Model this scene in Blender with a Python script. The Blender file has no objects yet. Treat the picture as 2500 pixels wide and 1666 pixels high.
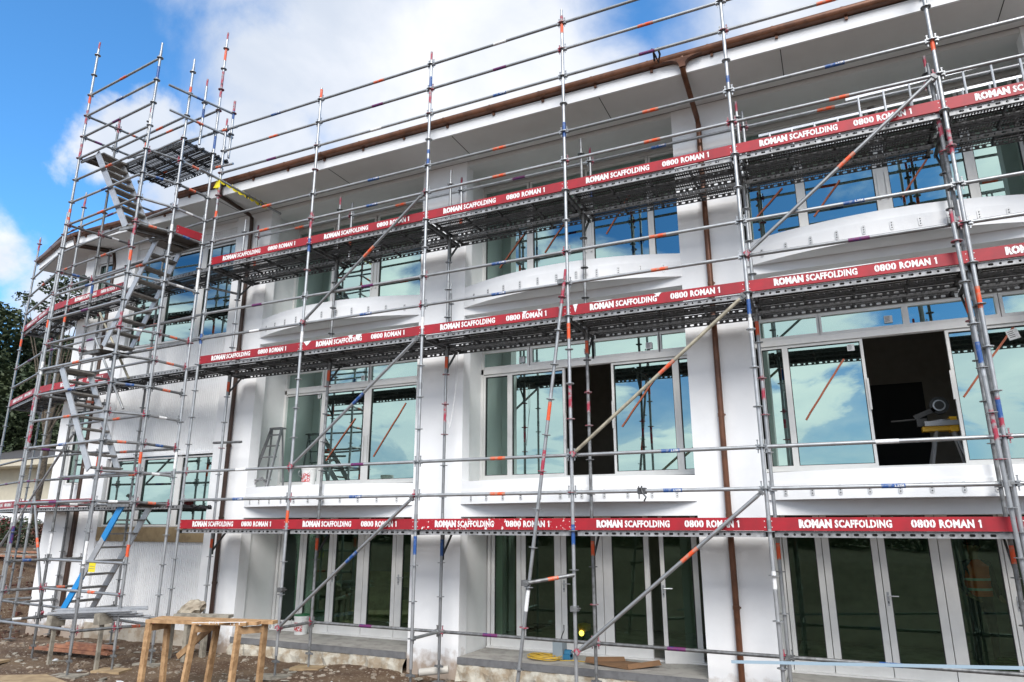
import bpy, bmesh, math, random
from mathutils import Vector, Matrix, noise
rnd = random.Random(7)
SC = bpy.context.scene
COL = SC.collection
# ------------------------------------------------------------------ camera
cam = bpy.data.objects.new('camera', bpy.data.cameras.new('camera'))
COL.objects.link(cam)
right = Vector((0.906394794, 0.422431269, -0.000547363))
down = Vector((-0.10864811, 0.231869596, -0.966660271))
fwd = Vector((-0.408220608, 0.876235307, 0.256061754))
M = Matrix((right, -down, -fwd)).transposed().to_4x4()
M.translation = Vector((8.2586, -8.9997, 0.0945))
cam.matrix_world = M
cam.data.sensor_width = 36.0
cam.data.lens = 36.0 * 1680.2 / 2500.0
cam.data.clip_start = 0.05
cam.data.clip_end = 3000
SC.camera = cam
SC.render.resolution_x = 1024; SC.render.resolution_y = 682
# ------------------------------------------------------------------ light
SUN_EL, SUN_AZ = math.radians(40), Vector((0.46, -0.89, 0)).normalized()
sd = bpy.data.lights.new('sun', 'SUN'); sun = bpy.data.objects.new('sun', sd); COL.objects.link(sun)
sd.energy = 2.6; sd.angle = math.radians(30); sd.color = (1.0, 0.965, 0.92)
to_sun = Vector((SUN_AZ.x * math.cos(SUN_EL), SUN_AZ.y * math.cos(SUN_EL), math.sin(SUN_EL)))
sun.rotation_euler = to_sun.to_track_quat('Z', 'Y').to_euler()
sun.location = (0, -20, 30)
SC.view_settings.view_transform = 'Standard'
SC.view_settings.look = 'None'
SC.view_settings.gamma = 1.0
SC.view_settings.use_curve_mapping = False
SC.view_settings.exposure = 0.62
# ------------------------------------------------------------------ sky
W = bpy.data.worlds.new('World'); SC.world = W; W.use_nodes = True
nt = W.node_tree; N = nt.nodes; LK = nt.links
for n in list(N): N.remove(n)
def nd(tp, **kw):
    n = N.new(tp)
    for k, v in kw.items(): setattr(n, k, v)
    return n
def wmath(op, a, b=None, c=None, clamp=False):
    n = N.new('ShaderNodeMath'); n.operation = op; n.use_clamp = clamp
    for i, v in enumerate((a, b, c)):
        if v is None: continue
        if isinstance(v, (int, float)): n.inputs[i].default_value = v
        else: LK.new(v, n.inputs[i])
    return n.outputs[0]
def wrange(v, a, b, c=0.0, d=1.0):
    n = N.new('ShaderNodeMapRange'); n.interpolation_type = 'SMOOTHSTEP'
    LK.new(v, n.inputs[0])
    for i, x in enumerate((a, b, c, d)): n.inputs[i + 1].default_value = x
    return n.outputs[0]
out = nd('ShaderNodeOutputWorld'); bg = nd('ShaderNodeBackground'); LK.new(bg.outputs[0], out.inputs[0])
bg.inputs[1].default_value = 0.1
sky = nd('ShaderNodeTexSky', sky_type='NISHITA', sun_disc=False, sun_elevation=SUN_EL,
         sun_rotation=math.atan2(SUN_AZ.x, SUN_AZ.y))
sky.air_density = 1.0; sky.dust_density = 0.6; sky.ozone_density = 2.0
tc = nd('ShaderNodeTexCoord')
nrm = nd('ShaderNodeVectorMath', operation='NORMALIZE'); LK.new(tc.outputs['Generated'], nrm.inputs[0])
D = nrm.outputs[0]
def wnoise(scale, detail, rough, off=(0, 0, 0), dist=0.0, src=None):
    mp = nd('ShaderNodeMapping'); LK.new(src or D, mp.inputs[0]); mp.inputs[1].default_value = off
    n = nd('ShaderNodeTexNoise'); LK.new(mp.outputs[0], n.inputs['Vector'])
    n.inputs['Scale'].default_value = scale; n.inputs['Detail'].default_value = detail
    n.inputs['Roughness'].default_value = rough; n.inputs['Distortion'].default_value = dist
    return n.outputs[0]
ns = wnoise(7.0, 9, 0.58, (3, 1, 2), 0.2)
nw = wmath('MULTIPLY', wmath('SUBTRACT', ns, 0.5), 0.22)
def blob(c, r, soft, stretch=None):
    v = nd('ShaderNodeVectorMath', operation='DISTANCE'); LK.new(D, v.inputs[0]); v.inputs[1].default_value = Vector(c).normalized()
    dd = wmath('ADD', v.outputs['Value'], nw)
    return wrange(dd, r + soft, r - soft)
blobs = [((-.60, .575, .58), .085, .05), ((-.50, .62, .60), .15, .07), ((-.36, .71, .61), .16, .07), ((-.46, .72, .50), .16, .08),
         ((-.625, .60, .48), .078, .04), ((-.74, .483, .475), .034, .020), ((-.765, .472, .435), .030, .018), ((-.735, .505, .452), .040, .022), ((-.715, .56, .41), .055, .03),
         ((-.858, .425, .30), .030, .025), ((-.84, .49, .25), .05, .03), ((-.25, .78, .58), .07, .06),
         ((.05, .80, .58), .16, .1), ((-.59, .48, .645), .05, .05)]
m = None
for c, r, s in blobs:
    b = blob(c, r, s); m = b if m is None else wmath('MAXIMUM', m, b)
# clouds over the rest of the sky (what the windows mirror)
sep = nd('ShaderNodeSeparateXYZ'); LK.new(D, sep.inputs[0])
cmb = nd('ShaderNodeCombineXYZ')
zz = wmath('ADD', sep.outputs[2], 0.28)
LK.new(wmath('DIVIDE', sep.outputs[0], zz), cmb.inputs[0]); LK.new(wmath('DIVIDE', sep.outputs[1], zz), cmb.inputs[1])
plane = cmb.outputs[0]
c2 = wnoise(1.7, 9, 0.56, (4.3, 2.2, 0), 0.4, plane)
rest = wrange(c2, 0.42, 0.52)
behind = wrange(sep.outputs[1], 0.25, -0.05)
rest = wmath('MULTIPLY', rest, behind)
over = wmath('MULTIPLY', wrange(sep.outputs[2], .70, .82), .75)  # unseen overhead cloud cover, added for neutral and brighter ambient light
low = wmath('MULTIPLY', wrange(sep.outputs[2], 0.27, 0.02), 0.85)
low = wmath('MULTIPLY', low, wrange(sep.outputs[1], 0.3, -0.2, 0.12, 1.0))
low = wmath('MULTIPLY', low, wrange(c2, 0.34, 0.50, .55, 1.0))
m = wmath('MAXIMUM', wmath('MAXIMUM', wmath('MAXIMUM', m, rest), over), low, clamp=True)
shade = wnoise(3.2, 7, 0.55, (9, 4, 1), 0.4)
shade = wrange(shade, 0.30, 0.68)
sh2 = wrange(wnoise(2.6, 8, 0.6, (1.3, 5.2, 0), 0.5, plane), 0.36, 0.62, .18, 1.0)
shade = wmath('MULTIPLY', shade, wmath('ADD', wmath('MULTIPLY', wmath('SUBTRACT', sh2, 1.0), wrange(sep.outputs[1], 0.25, -0.05)), 1.0))
cr = nd('ShaderNodeMix', data_type='RGBA'); LK.new(shade, cr.inputs[0])
cr.inputs[6].default_value = (4.7, 5.15, 5.9, 1); cr.inputs[7].default_value = (6.9, 7.0, 7.25, 1)
tint = nd('ShaderNodeMix', data_type='RGBA', blend_type='MULTIPLY'); tint.inputs[0].default_value = 1
LK.new(sky.outputs[0], tint.inputs[6]); tint.inputs[7].default_value = (.72, 1.42, 1.85, 1)
dk = nd('ShaderNodeMix', data_type='RGBA', blend_type='MULTIPLY'); LK.new(behind, dk.inputs[0]); LK.new(tint.outputs[2], dk.inputs[6]); dk.inputs[7].default_value = (.33, .38, .48, 1)
br = nd('ShaderNodeMix', data_type='RGBA', blend_type='MULTIPLY'); LK.new(behind, br.inputs[0]); LK.new(cr.outputs[2], br.inputs[6]); br.inputs[7].default_value = (1.65, 1.68, 1.62, 1)
mix = nd('ShaderNodeMix', data_type='RGBA'); LK.new(wmath('MULTIPLY', m, 0.96), mix.inputs[0])
LK.new(dk.outputs[2], mix.inputs[6]); LK.new(br.outputs[2], mix.inputs[7])
LK.new(mix.outputs[2], bg.inputs[0])

# ------------------------------------------------------------------ materials
MATS = {}
def mat(name, col, rough=0.6, metal=0.0, var=0.0, scale=6.0, col2=None, bump=0.0, bscale=30.0, spec=0.5, lo=0.45, hi=0.6, obj_rand=0.0, detail=6):
    m = bpy.data.materials.new(name); m.use_nodes = True
    n = m.node_tree.nodes; l = m.node_tree.links; b = n['Principled BSDF']
    b.inputs['Base Color'].default_value = (*col, 1); b.inputs['Roughness'].default_value = rough
    b.inputs['Metallic'].default_value = metal; b.inputs['Specular IOR Level'].default_value = spec
    t = n.new('ShaderNodeTexCoord')
    if var or col2:
        z = n.new('ShaderNodeTexNoise'); z.inputs['Scale'].default_value = scale; z.inputs['Detail'].default_value = detail; z.inputs['Roughness'].default_value = 0.6
        l.new(t.outputs['Object'], z.inputs['Vector'])
        r = n.new('ShaderNodeMapRange'); r.inputs[1].default_value = lo; r.inputs[2].default_value = hi; l.new(z.outputs[0], r.inputs[0])
        mx = n.new('ShaderNodeMix'); mx.data_type = 'RGBA'; l.new(r.outputs[0], mx.inputs[0])
        c2 = col2 or tuple(max(0, c * (1 - var)) for c in col)
        mx.inputs[6].default_value = (*col, 1); mx.inputs[7].default_value = (*c2, 1)
        last = mx.outputs[2]
        if obj_rand:
            oi = n.new('ShaderNodeObjectInfo'); rr = n.new('ShaderNodeMapRange'); l.new(oi.outputs['Random'], rr.inputs[0])
            rr.inputs[3].default_value = 1 - obj_rand; rr.inputs[4].default_value = 1 + obj_rand * .4
            hv = n.new('ShaderNodeHueSaturation'); l.new(rr.outputs[0], hv.inputs['Value']); l.new(last, hv.inputs['Color']); last = hv.outputs[0]
        l.new(last, b.inputs['Base Color'])
    if bump:
        z2 = n.new('ShaderNodeTexNoise'); z2.inputs['Scale'].default_value = bscale; z2.inputs['Detail'].default_value = 5
        l.new(t.outputs['Object'], z2.inputs['Vector'])
        bp = n.new('ShaderNodeBump'); bp.inputs['Strength'].default_value = bump; bp.inputs['Distance'].default_value = 0.02
        l.new(z2.outputs[0], bp.inputs['Height']); l.new(bp.outputs[0], b.inputs['Normal'])
    MATS[name] = m
    return m
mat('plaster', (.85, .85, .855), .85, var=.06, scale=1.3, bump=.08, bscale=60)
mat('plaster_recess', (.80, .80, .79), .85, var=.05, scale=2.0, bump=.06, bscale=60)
mat('soffit', (.74, .74, .73), .8, var=.04, scale=1.5)
mat('fascia_paint', (.86, .86, .865), .5, var=.04, scale=3)
mat('cladding', (.83, .83, .83), .6, var=.05, scale=3)
mat('aluminium_frame', (.74, .73, .71), .45, metal=.05, var=.06, scale=4)
mat('rubber', (.03, .03, .03), .6)
mat('copper_brown', (.150, .060, .030), .36, metal=.3, var=.35, scale=5)
mat('brown_dark', (.055, .028, .018), .45, metal=.2, var=.3, scale=5)
mat('galvanised', (.42, .43, .44), .42, metal=.6, col2=(.31, .315, .325), scale=7, lo=.38, hi=.72, bump=.05, bscale=40, obj_rand=.3)
mat('galvanised_dull', (.27, .275, .28), .50, metal=.55, col2=(.15, .15, .15), scale=14, lo=.4, hi=.65, obj_rand=.3)
mat('old_tube', (.42, .38, .29), .55, metal=.3, col2=(.28, .25, .19), scale=8)
mat('dark_steel', (.10, .10, .105), .55, metal=.5, col2=(.05, .05, .05), scale=20, lo=.4, hi=.6)
mat('deck_side', (.42, .42, .43), .5, metal=.4, col2=(.26, .26, .26), scale=12, lo=.4, hi=.62, obj_rand=.2)
mat('red_paint', (.36, .008, .018), .5, col2=(.26, .010, .018), scale=4, lo=.4, hi=.66, obj_rand=.15)
mat('red_paint_worn', (.36, .008, .018), .45, col2=(.75, .72, .70), scale=16, lo=.615, hi=.625, detail=3)
mat('red_spray', (.34, .03, .06), .5, col2=(.28, .24, .25), scale=14, lo=.48, hi=.56)
mat('lettering_white', (.80, .79, .78), .5, col2=(.62, .45, .45), scale=35, lo=.55, hi=.72)
mat('sticker_orange', (.70, .085, .02), .5, col2=(.45, .20, .14), scale=14, lo=.5, hi=.62)
mat('sticker_blue', (.02, .08, .27), .45, col2=(.16, .20, .30), scale=16, lo=.54, hi=.64)
mat('sticker_purple', (.03, .04, .16), .45, col2=(.13, .02, .10), scale=7, lo=.48, hi=.52)
mat('plate_metal', (.60, .60, .60), .45, metal=.2)
mat('sticker_white', (.75, .75, .75), .5, var=.15, scale=30)
mat('aluminium', (.48, .49, .51), .35, metal=.5, var=.12, scale=8)
mat('tread', (.22, .205, .185), .75, col2=(.14, .13, .12), scale=10, lo=.4, hi=.6)
mat('plywood_dark', (.07, .06, .05), .8, var=.3, scale=6)
mat('blue_film', (.01, .25, .62), .4)
mat('timber', (.50, .31, .16), .75, col2=(.33, .19, .09), scale=11, lo=.42, hi=.60, obj_rand=.25)
mat('timber_red', (.36, .17, .10), .75, col2=(.25, .11, .07), scale=7)
mat('timber_grey', (.30, .27, .22), .8, col2=(.18, .16, .13), scale=7)
mat('plywood', (.36, .26, .15), .8, col2=(.26, .18, .10), scale=5)
mat('ply_brace', (.33, .24, .13), .8, col2=(.24, .17, .09), scale=4)
mat('concrete', (.40, .38, .35), .85, col2=(.30, .28, .26), scale=5, bump=.1)
mat('concrete_edge', (.17, .17, .175), .8, var=.2, scale=8)
mat('concrete_rough', (.50, .47, .40), .95, col2=(.30, .24, .17), scale=5, lo=.42, hi=.6, bump=.8, bscale=14)
mat('plinth', (.46, .41, .34), .95, col2=(.33, .26, .19), scale=4, bump=.4, bscale=20)
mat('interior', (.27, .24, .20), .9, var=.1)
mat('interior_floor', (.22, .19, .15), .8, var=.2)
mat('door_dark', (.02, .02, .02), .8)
mat('bark', (.09, .07, .05), .9, col2=(.04, .03, .02), scale=9, bump=.5)
mat('leaf_dark', (.022, .038, .014), .7, col2=(.04, .055, .018), scale=1.2, lo=.4, hi=.6)
mat('leaf_light', (.07, .11, .02), .65, col2=(.035, .06, .015), scale=2.0)
mat('leaf_red', (.30, .03, .05), .6, col2=(.10, .03, .03), scale=8)
mat('hedge_brown', (.06, .035, .02), .9, col2=(.09, .03, .02), scale=5)
mat('cream_paint', (.52, .47, .37), .8, var=.06, scale=3)
mat('white_paint', (.74, .74, .76), .75, var=.05, scale=3)
mat('roof_iron', (.08, .075, .075), .6, var=.3, scale=8)
mat('curtain', (.18, .20, .20), .8, var=.4, scale=6)
mat('bucket_white', (.72, .72, .70), .4, var=.06)
mat('label_red', (.50, .04, .04), .5, col2=(.7, .7, .7), scale=40, lo=.5, hi=.54)
mat('green_lid', (.02, .16, .06), .4)
mat('tarp', (.42, .37, .29), .85, col2=(.30, .25, .19), scale=6, bump=.4, bscale=9)
mat('cardboard', (.22, .12, .06), .85, var=.15)
mat('yellow_cord', (.62, .40, .05), .55)
mat('blue_box', (.03, .17, .30), .45)
mat('grey_box', (.28, .33, .36), .45)
mat('tape_yellow', (.75, .62, .02), .5)
mat('tape_black', (.03, .03, .02), .6)
mat('tape_strip', (.42, .12, .06), .6, var=.15)
mat('hivis', (.95, .13, .015), .6)
mat('skin', (.45, .26, .18), .6)
mat('trousers', (.015, .017, .025), .8)
mat('hair', (.03, .02, .015), .7)
mat('tool_yellow', (.70, .38, .01), .45)
mat('tool_grey', (.30, .30, .31), .4, metal=.3)
mat('black_plastic', (.02, .02, .02), .5)
mat('stone', (.19, .14, .10), .9, col2=(.32, .28, .23), scale=3)
mat('litter', (.60, .62, .64), .6, var=.2)
mat('pale_blue', (.30, .40, .48), .5)
mat('pvc_pipe', (.50, .47, .42), .6)
mat('lantern_green', (.03, .05, .045), .5)

pm = MATS['plaster'].node_tree; pn = pm.nodes; pb = pn['Principled BSDF']       # mud splashed up the foot of the walls
ptc = pn.new('ShaderNodeTexCoord'); ps_ = pn.new('ShaderNodeSeparateXYZ'); pm.links.new(ptc.outputs['Object'], ps_.inputs[0])
pz = pn.new('ShaderNodeTexNoise'); pz.inputs['Scale'].default_value = 9; pz.inputs['Detail'].default_value = 6; pm.links.new(ptc.outputs['Object'], pz.inputs['Vector'])
pa = pn.new('ShaderNodeMath'); pa.operation = 'MULTIPLY_ADD'; pm.links.new(pz.outputs[0], pa.inputs[0]); pa.inputs[1].default_value = -.55; pm.links.new(ps_.outputs[2], pa.inputs[2])
pr_ = pn.new('ShaderNodeMapRange'); pm.links.new(pa.outputs[0], pr_.inputs[0]); pr_.inputs[1].default_value = -2.12; pr_.inputs[2].default_value = -2.38; pr_.inputs[3].default_value = 0; pr_.inputs[4].default_value = .85
px_ = pn.new('ShaderNodeMix'); px_.data_type = 'RGBA'; pm.links.new(pr_.outputs[0], px_.inputs[0]); pm.links.new(pb.inputs['Base Color'].links[0].from_socket, px_.inputs[6]); px_.inputs[7].default_value = (.30, .21, .14, 1); pm.links.new(px_.outputs[2], pb.inputs['Base Color'])

def glass(name, refl, trans, base, haze=0.0):
    m = bpy.data.materials.new(name); m.use_nodes = True
    n = m.node_tree.nodes; l = m.node_tree.links
    for x in list(n): n.remove(x)
    o = n.new('ShaderNodeOutputMaterial'); g = n.new('ShaderNodeBsdfGlossy'); t = n.new('ShaderNodeBsdfTransparent'); x = n.new('ShaderNodeMixShader')
    g.inputs['Color'].default_value = (*refl, 1); g.inputs['Roughness'].default_value = 0.004; t.inputs['Color'].default_value = (*trans, 1)
    f = n.new('ShaderNodeFresnel'); f.inputs[0].default_value = 1.5
    a = n.new('ShaderNodeMath'); a.operation = 'ADD'; a.use_clamp = True; a.inputs[1].default_value = base
    tcx = n.new('ShaderNodeTexCoord'); nz = n.new('ShaderNodeTexNoise'); nz.inputs['Scale'].default_value = 0.9; nz.inputs['Detail'].default_value = 1
    l.new(tcx.outputs['Object'], nz.inputs['Vector']); bp = n.new('ShaderNodeBump'); bp.inputs['Strength'].default_value = .12; bp.inputs['Distance'].default_value = .02
    l.new(nz.outputs[0], bp.inputs['Height']); l.new(bp.outputs[0], g.inputs['Normal'])
    l.new(f.outputs[0], a.inputs[0]); l.new(a.outputs[0], x.inputs[0]); l.new(t.outputs[0], x.inputs[1]); l.new(g.outputs[0], x.inputs[2]); l.new(x.outputs[0], o.inputs[0])
    MATS[name] = m
glass('glass_tinted', (.68, .87, .80), (.12, .26, .20), .46)
glass('glass_door', (.60, .78, .68), (.72, .86, .74), .03)

def perforated():
    m = mat('perforated_steel', (.13, .13, .135), .55, metal=.4, var=.3, scale=15)
    n = m.node_tree.nodes; l = m.node_tree.links
    t = n.new('ShaderNodeTexCoord'); s = n.new('ShaderNodeSeparateXYZ'); l.new(t.outputs['Object'], s.inputs[0])
    def mth(op, a, b=None):
        q = n.new('ShaderNodeMath'); q.operation = op
        for i, v in enumerate((a, b)):
            if v is None: continue
            if isinstance(v, (int, float)): q.inputs[i].default_value = v
            else: l.new(v, q.inputs[i])
        return q.outputs[0]
    fx = mth('SUBTRACT', mth('FRACT', mth('MULTIPLY', s.outputs[0], 30.0)), .5)
    fy = mth('SUBTRACT', mth('FRACT', mth('MULTIPLY', s.outputs[1], 26.0)), .5)
    r = mth('SQRT', mth('ADD', mth('MULTIPLY', fx, fx), mth('MULTIPLY', fy, fy)))
    hole = mth('LESS_THAN', r, .27)
    tr = n.new('ShaderNodeBsdfTransparent'); x = n.new('ShaderNodeMixShader'); o = n['Material Output']
    l.new(hole, x.inputs[0]); l.new(n['Principled BSDF'].outputs[0], x.inputs[1]); l.new(tr.outputs[0], x.inputs[2]); l.new(x.outputs[0], o.inputs[0])
perforated()

# ------------------------------------------------------------------ mesh helpers
class MB:
    def __init__(s): s.v = []; s.f = []; s.mi = []; s.cur = 0
    def add(s, vs, fs):
        o = len(s.v); s.v += [tuple(v) for v in vs]; s.f += [tuple(i + o for i in f) for f in fs]; s.mi += [s.cur] * len(fs); return s
    def box(s, x0, x1, y0, y1, z0, z1):
        return s.add([(x0, y0, z0), (x1, y0, z0), (x1, y1, z0), (x0, y1, z0), (x0, y0, z1), (x1, y0, z1), (x1, y1, z1), (x0, y1, z1)],
                     [(0, 3, 2, 1), (4, 5, 6, 7), (0, 1, 5, 4), (1, 2, 6, 5), (2, 3, 7, 6), (3, 0, 4, 7)])
    def quad(s, a, b, c, d): return s.add([a, b, c, d], [(0, 1, 2, 3)])
    def frame(s, p, q):
        p, q = Vector(p), Vector(q); d = (q - p).normalized()
        u = d.cross(Vector((0, 0, 1)) if abs(d.z) < .95 else Vector((1, 0, 0))).normalized(); w = d.cross(u)
        return p, q, d, u, w
    def tube(s, p, q, r, n=10, r2=None, caps=True):
        p, q, d, u, w = s.frame(p, q); r2 = r if r2 is None else r2; vs = []
        for c, rr in ((p, r), (q, r2)):
            for i in range(n):
                a = 2 * math.pi * i / n; vs.append(c + u * math.cos(a) * rr + w * math.sin(a) * rr)
        fs = [(i, (i + 1) % n, n + (i + 1) % n, n + i) for i in range(n)]
        if caps: fs += [tuple(range(n))[::-1], tuple(range(n, 2 * n))]
        return s.add(vs, fs)
    def beam(s, p, q, wd, ht):       # rectangular bar from p to q, wd sideways, ht up
        p, q = Vector(p), Vector(q); d = (q - p).normalized()
        u = d.cross(Vector((0, 0, 1)) if abs(d.z) < .98 else Vector((0, 1, 0))).normalized(); w = u.cross(d); vs = []
        for c in (p, q):
            for a, b in ((-1, -1), (1, -1), (1, 1), (-1, 1)): vs.append(c + u * a * wd / 2 + w * b * ht / 2)
        return s.add(vs, [(0, 1, 2, 3)[::-1], (4, 5, 6, 7), (0, 1, 5, 4), (1, 2, 6, 5), (2, 3, 7, 6), (3, 0, 4, 7)])
    def prism(s, pts, z0, z1):       # pts: list of (x,y) ccw
        n = len(pts); vs = [(x, y, z0) for x, y in pts] + [(x, y, z1) for x, y in pts]
        return s.add(vs, [tuple(range(n))[::-1], tuple(range(n, 2 * n))] + [(i, (i + 1) % n, n + (i + 1) % n, n + i) for i in range(n)])
    def path(s, pts, r, n=8):
        pts = [Vector(p) for p in pts]; rings = []
        for i, p in enumerate(pts):
            d = (pts[min(i + 1, len(pts) - 1)] - pts[max(i - 1, 0)]).normalized()
            u = d.cross(Vector((0, 0, 1)) if abs(d.z) < .9 else Vector((1, 0, 0))).normalized(); w = d.cross(u)
            if i and u.dot(pu) < 0: u, w = -u, -w
            pu = u; rr = r[i] if isinstance(r, (list, tuple)) else r
            rings += [p + u * math.cos(2 * math.pi * k / n) * rr + w * math.sin(2 * math.pi * k / n) * rr for k in range(n)]
        m = len(pts); fs = [(j * n + k, j * n + (k + 1) % n, (j + 1) * n + (k + 1) % n, (j + 1) * n + k) for j in range(m - 1) for k in range(n)]
        return s.add(rings, fs + [tuple(range(n))[::-1], tuple(range((m - 1) * n, m * n))])
    def lathe(s, prof, c, n=20):     # prof (r,z) around vertical axis at c
        vs = []
        for r, z in prof:
            for k in range(n): a = 2 * math.pi * k / n; vs.append((c[0] + r * math.cos(a), c[1] + r * math.sin(a), c[2] + z))
        m = len(prof); return s.add(vs, [(j * n + k, j * n + (k + 1) % n, (j + 1) * n + (k + 1) % n, (j + 1) * n + k) for j in range(m - 1) for k in range(n)] + [tuple(range(n))[::-1], tuple(range((m - 1) * n, m * n))])
    def mesh(s, name, mats, smooth=False):
        me = bpy.data.meshes.new(name); me.from_pydata(s.v, [], s.f); me.update()
        for x in (mats if isinstance(mats, (list, tuple)) else [mats]): me.materials.append(MATS[x])
        if s.cur or any(s.mi): me.polygons.foreach_set('material_index', s.mi)
        if smooth:
            me.polygons.foreach_set('use_smooth', [True] * len(me.polygons)); me.set_sharp_from_angle(angle=math.radians(40))
        return me
WL = {}
def link(name, data, parent=None, loc=None):
    o = bpy.data.objects.new(name, data); COL.objects.link(o)
    if parent is not None:
        o.parent = parent
    if loc is not None: o.location = loc
    return o
def part(name, mb, mats, parent=None, smooth=False, local=False):
    """mesh given in world coordinates (local=False) under a thing that is only translated"""
    me = mb if isinstance(mb, bpy.types.Mesh) else mb.mesh(name, mats, smooth)
    o = link(name, me, parent)
    if parent is not None and not local:
        off = WL.get(parent.name, Vector((0, 0, 0))); o.location = -off
    WL[o.name] = Vector((0, 0, 0))
    return o
LABELS = {}
def tag(o, label, cat, group=None, kind=None):
    o['label'] = label; o['category'] = cat
    if group: o['group'] = group
    if kind: o['kind'] = kind
    n = len(label.split())
    if n < 4 or n > 16: print('LABEL LENGTH', n, label)
    if label in LABELS: print('DUP LABEL', label)
    LABELS[label] = 1
    return o
def thing(name, loc, label, cat, group=None, rot=None):
    o = link(name, None, None, loc); WL[o.name] = Vector(loc); o.empty_display_size = .2
    if rot is not None: o.rotation_euler = rot
    return tag(o, label, cat, group)
def struct(name, mb, mats, smooth=False):
    o = part(name, mb, mats, smooth=smooth); o['kind'] = 'structure'; return o
# ================================================================== BUILDING
GZ = -2.2
F = 1.25
B = thing('apartment_building', (-8.36, F, GZ), 'white rendered three storey apartment building with curved balconies, green glass and brown gutter', 'building')
GL, GG = 2.35, 2.30            # glass planes: upper floors, ground floor doors
PX = [(-3.25, -2.25), (1.60, 2.55), (6.39, 7.35), (11.19, 12.14)]   # pillars
BAYS = [(-2.25, 1.60), (2.55, 6.39), (7.35, 11.19)]
for i, (a, b) in enumerate(PX):
    m = MB(); m.box(a, b, F, 1.50, GZ - .3, 6.70); part('pillar', m, 'plaster', B)
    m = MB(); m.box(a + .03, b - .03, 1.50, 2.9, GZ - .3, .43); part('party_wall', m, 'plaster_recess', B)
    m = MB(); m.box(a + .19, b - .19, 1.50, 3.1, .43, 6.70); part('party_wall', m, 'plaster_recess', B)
m = MB(); m.box(12.14, 20, F + .02, 1.6, GZ - .3, 6.70); part('wall', m, 'plaster', B)
# recess side walls get their slightly greyer colour from plaster_recess
for i, (a, b) in enumerate(BAYS):
    # beams over the openings
    m = MB(); m.box(a, b, F + .004, 1.50, .20, .44); part('beam', m, 'plaster', B)
    m = MB(); m.box(a, b, F + .004, 1.50, 3.66, 3.84); part('beam', m, 'plaster', B)
    # floor slabs
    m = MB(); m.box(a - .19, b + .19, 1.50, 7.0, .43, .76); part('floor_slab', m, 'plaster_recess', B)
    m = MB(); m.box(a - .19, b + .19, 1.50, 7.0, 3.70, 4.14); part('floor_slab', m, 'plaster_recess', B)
# porch slabs, footing
for a, b in BAYS:
    m = MB(); m.box(a + .002, b - .002, F - .03, 7, -2.02, -1.93); part('porch_slab', m, 'concrete', B)
    m = MB(); m.box(a + .004, b - .004, F - .045, F - .031, -2.025, -1.925); part('slab_edging', m, 'concrete_edge', B)
    m = MB(); n = 34; rr = random.Random(int(a * 10)); vs = []; fs = []
    for k in range(n + 1):
        x = a + .002 + (b - a - .004) * k / n
        vs += [(x, F - .02 + rr.uniform(-.02, .01), -2.021), (x, F - .07 + rr.uniform(-.05, .03), -2.12 + rr.uniform(-.03, .03)), (x, F - .09 + rr.uniform(-.05, .03), GZ - .12)]
    for k in range(n):
        for j in range(2): c = k * 3 + j; fs.append((c, c + 1, c + 4, c + 3))
    m.add(vs, fs); part('rough_footing', m, 'concrete_rough', B)
# curved balconies
def arc(a, b, n=28, bulge=.40, base=F):
    return [(a + (b - a) * k / n, base - bulge * (1 - (2 * k / n - 1) ** 2) - .012) for k in range(n + 1)]
def strip_arc(m, pts, z0, z1, off=0.0):
    vs = []; 
    for x, y in pts: vs += [(x, y - off, z0), (x, y - off, z1)]
    m.add(vs, [(2 * k, 2 * k + 2, 2 * k + 3, 2 * k + 1) for k in range(len(pts) - 1)])
def arc_solid(m, pts, z0, z1, yb, off=0.0):
    P = [(x, y - off) for x, y in pts] + [(pts[-1][0], yb), (pts[0][0], yb)]
    m.prism(P, z0, z1)
for a, b in BAYS:
    for zb, zs, zt, fl in ((.40, .625, .765, .80), (3.80, 4.055, 4.185, 4.15)):
        pts = arc(a, b)
        m = MB(); arc_solid(m, pts, zb, zs - .006, F); bal = part('balcony', m, 'plaster', B)
        m = MB(); arc_solid(m, [(x, y + .010) for x, y in pts], zs - .006, zt, 1.5 if zt < 1 else 1.5); part('balcony_cap', m, 'fascia_paint', bal)
        for k in range(11):
            t = (k + .75) / 11.5; x = a + (b - a) * t; y = F - .40 * (1 - (2 * t - 1) ** 2) - .012
            sl = .40 * 4 * (2 * t - 1) / (b - a); c = Vector((x, y, zs - .115)); u = Vector((1, sl, 0)).normalized(); nn = Vector((u.y, -u.x, 0))
            vs = []; ring = []
            for q in range(16):
                an = 2 * math.pi * q / 16; px = .026 * math.cos(an); pz = .026 * math.sin(an) + (.040 if math.sin(an) > 0 else -.040)
                ring.append((px, pz))
            for d in (0, .008):
                for px, pz in ring: vs.append(c + u * px + nn * d + Vector((0, 0, pz)))
            mm = MB(); mm.add(vs, [tuple(range(16, 32))] + [(q, (q + 1) % 16, 16 + (q + 1) % 16, 16 + q) for q in range(16)])
            mm.cur = 1
            for dz in (.035, 0, -.035): mm.tube(c + nn * .008 + Vector((0, 0, dz)), c + nn * .014 + Vector((0, 0, dz)), .008, 6)
            part('bracket_plate', mm, ['plate_metal', 'dark_steel'], bal)
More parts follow.
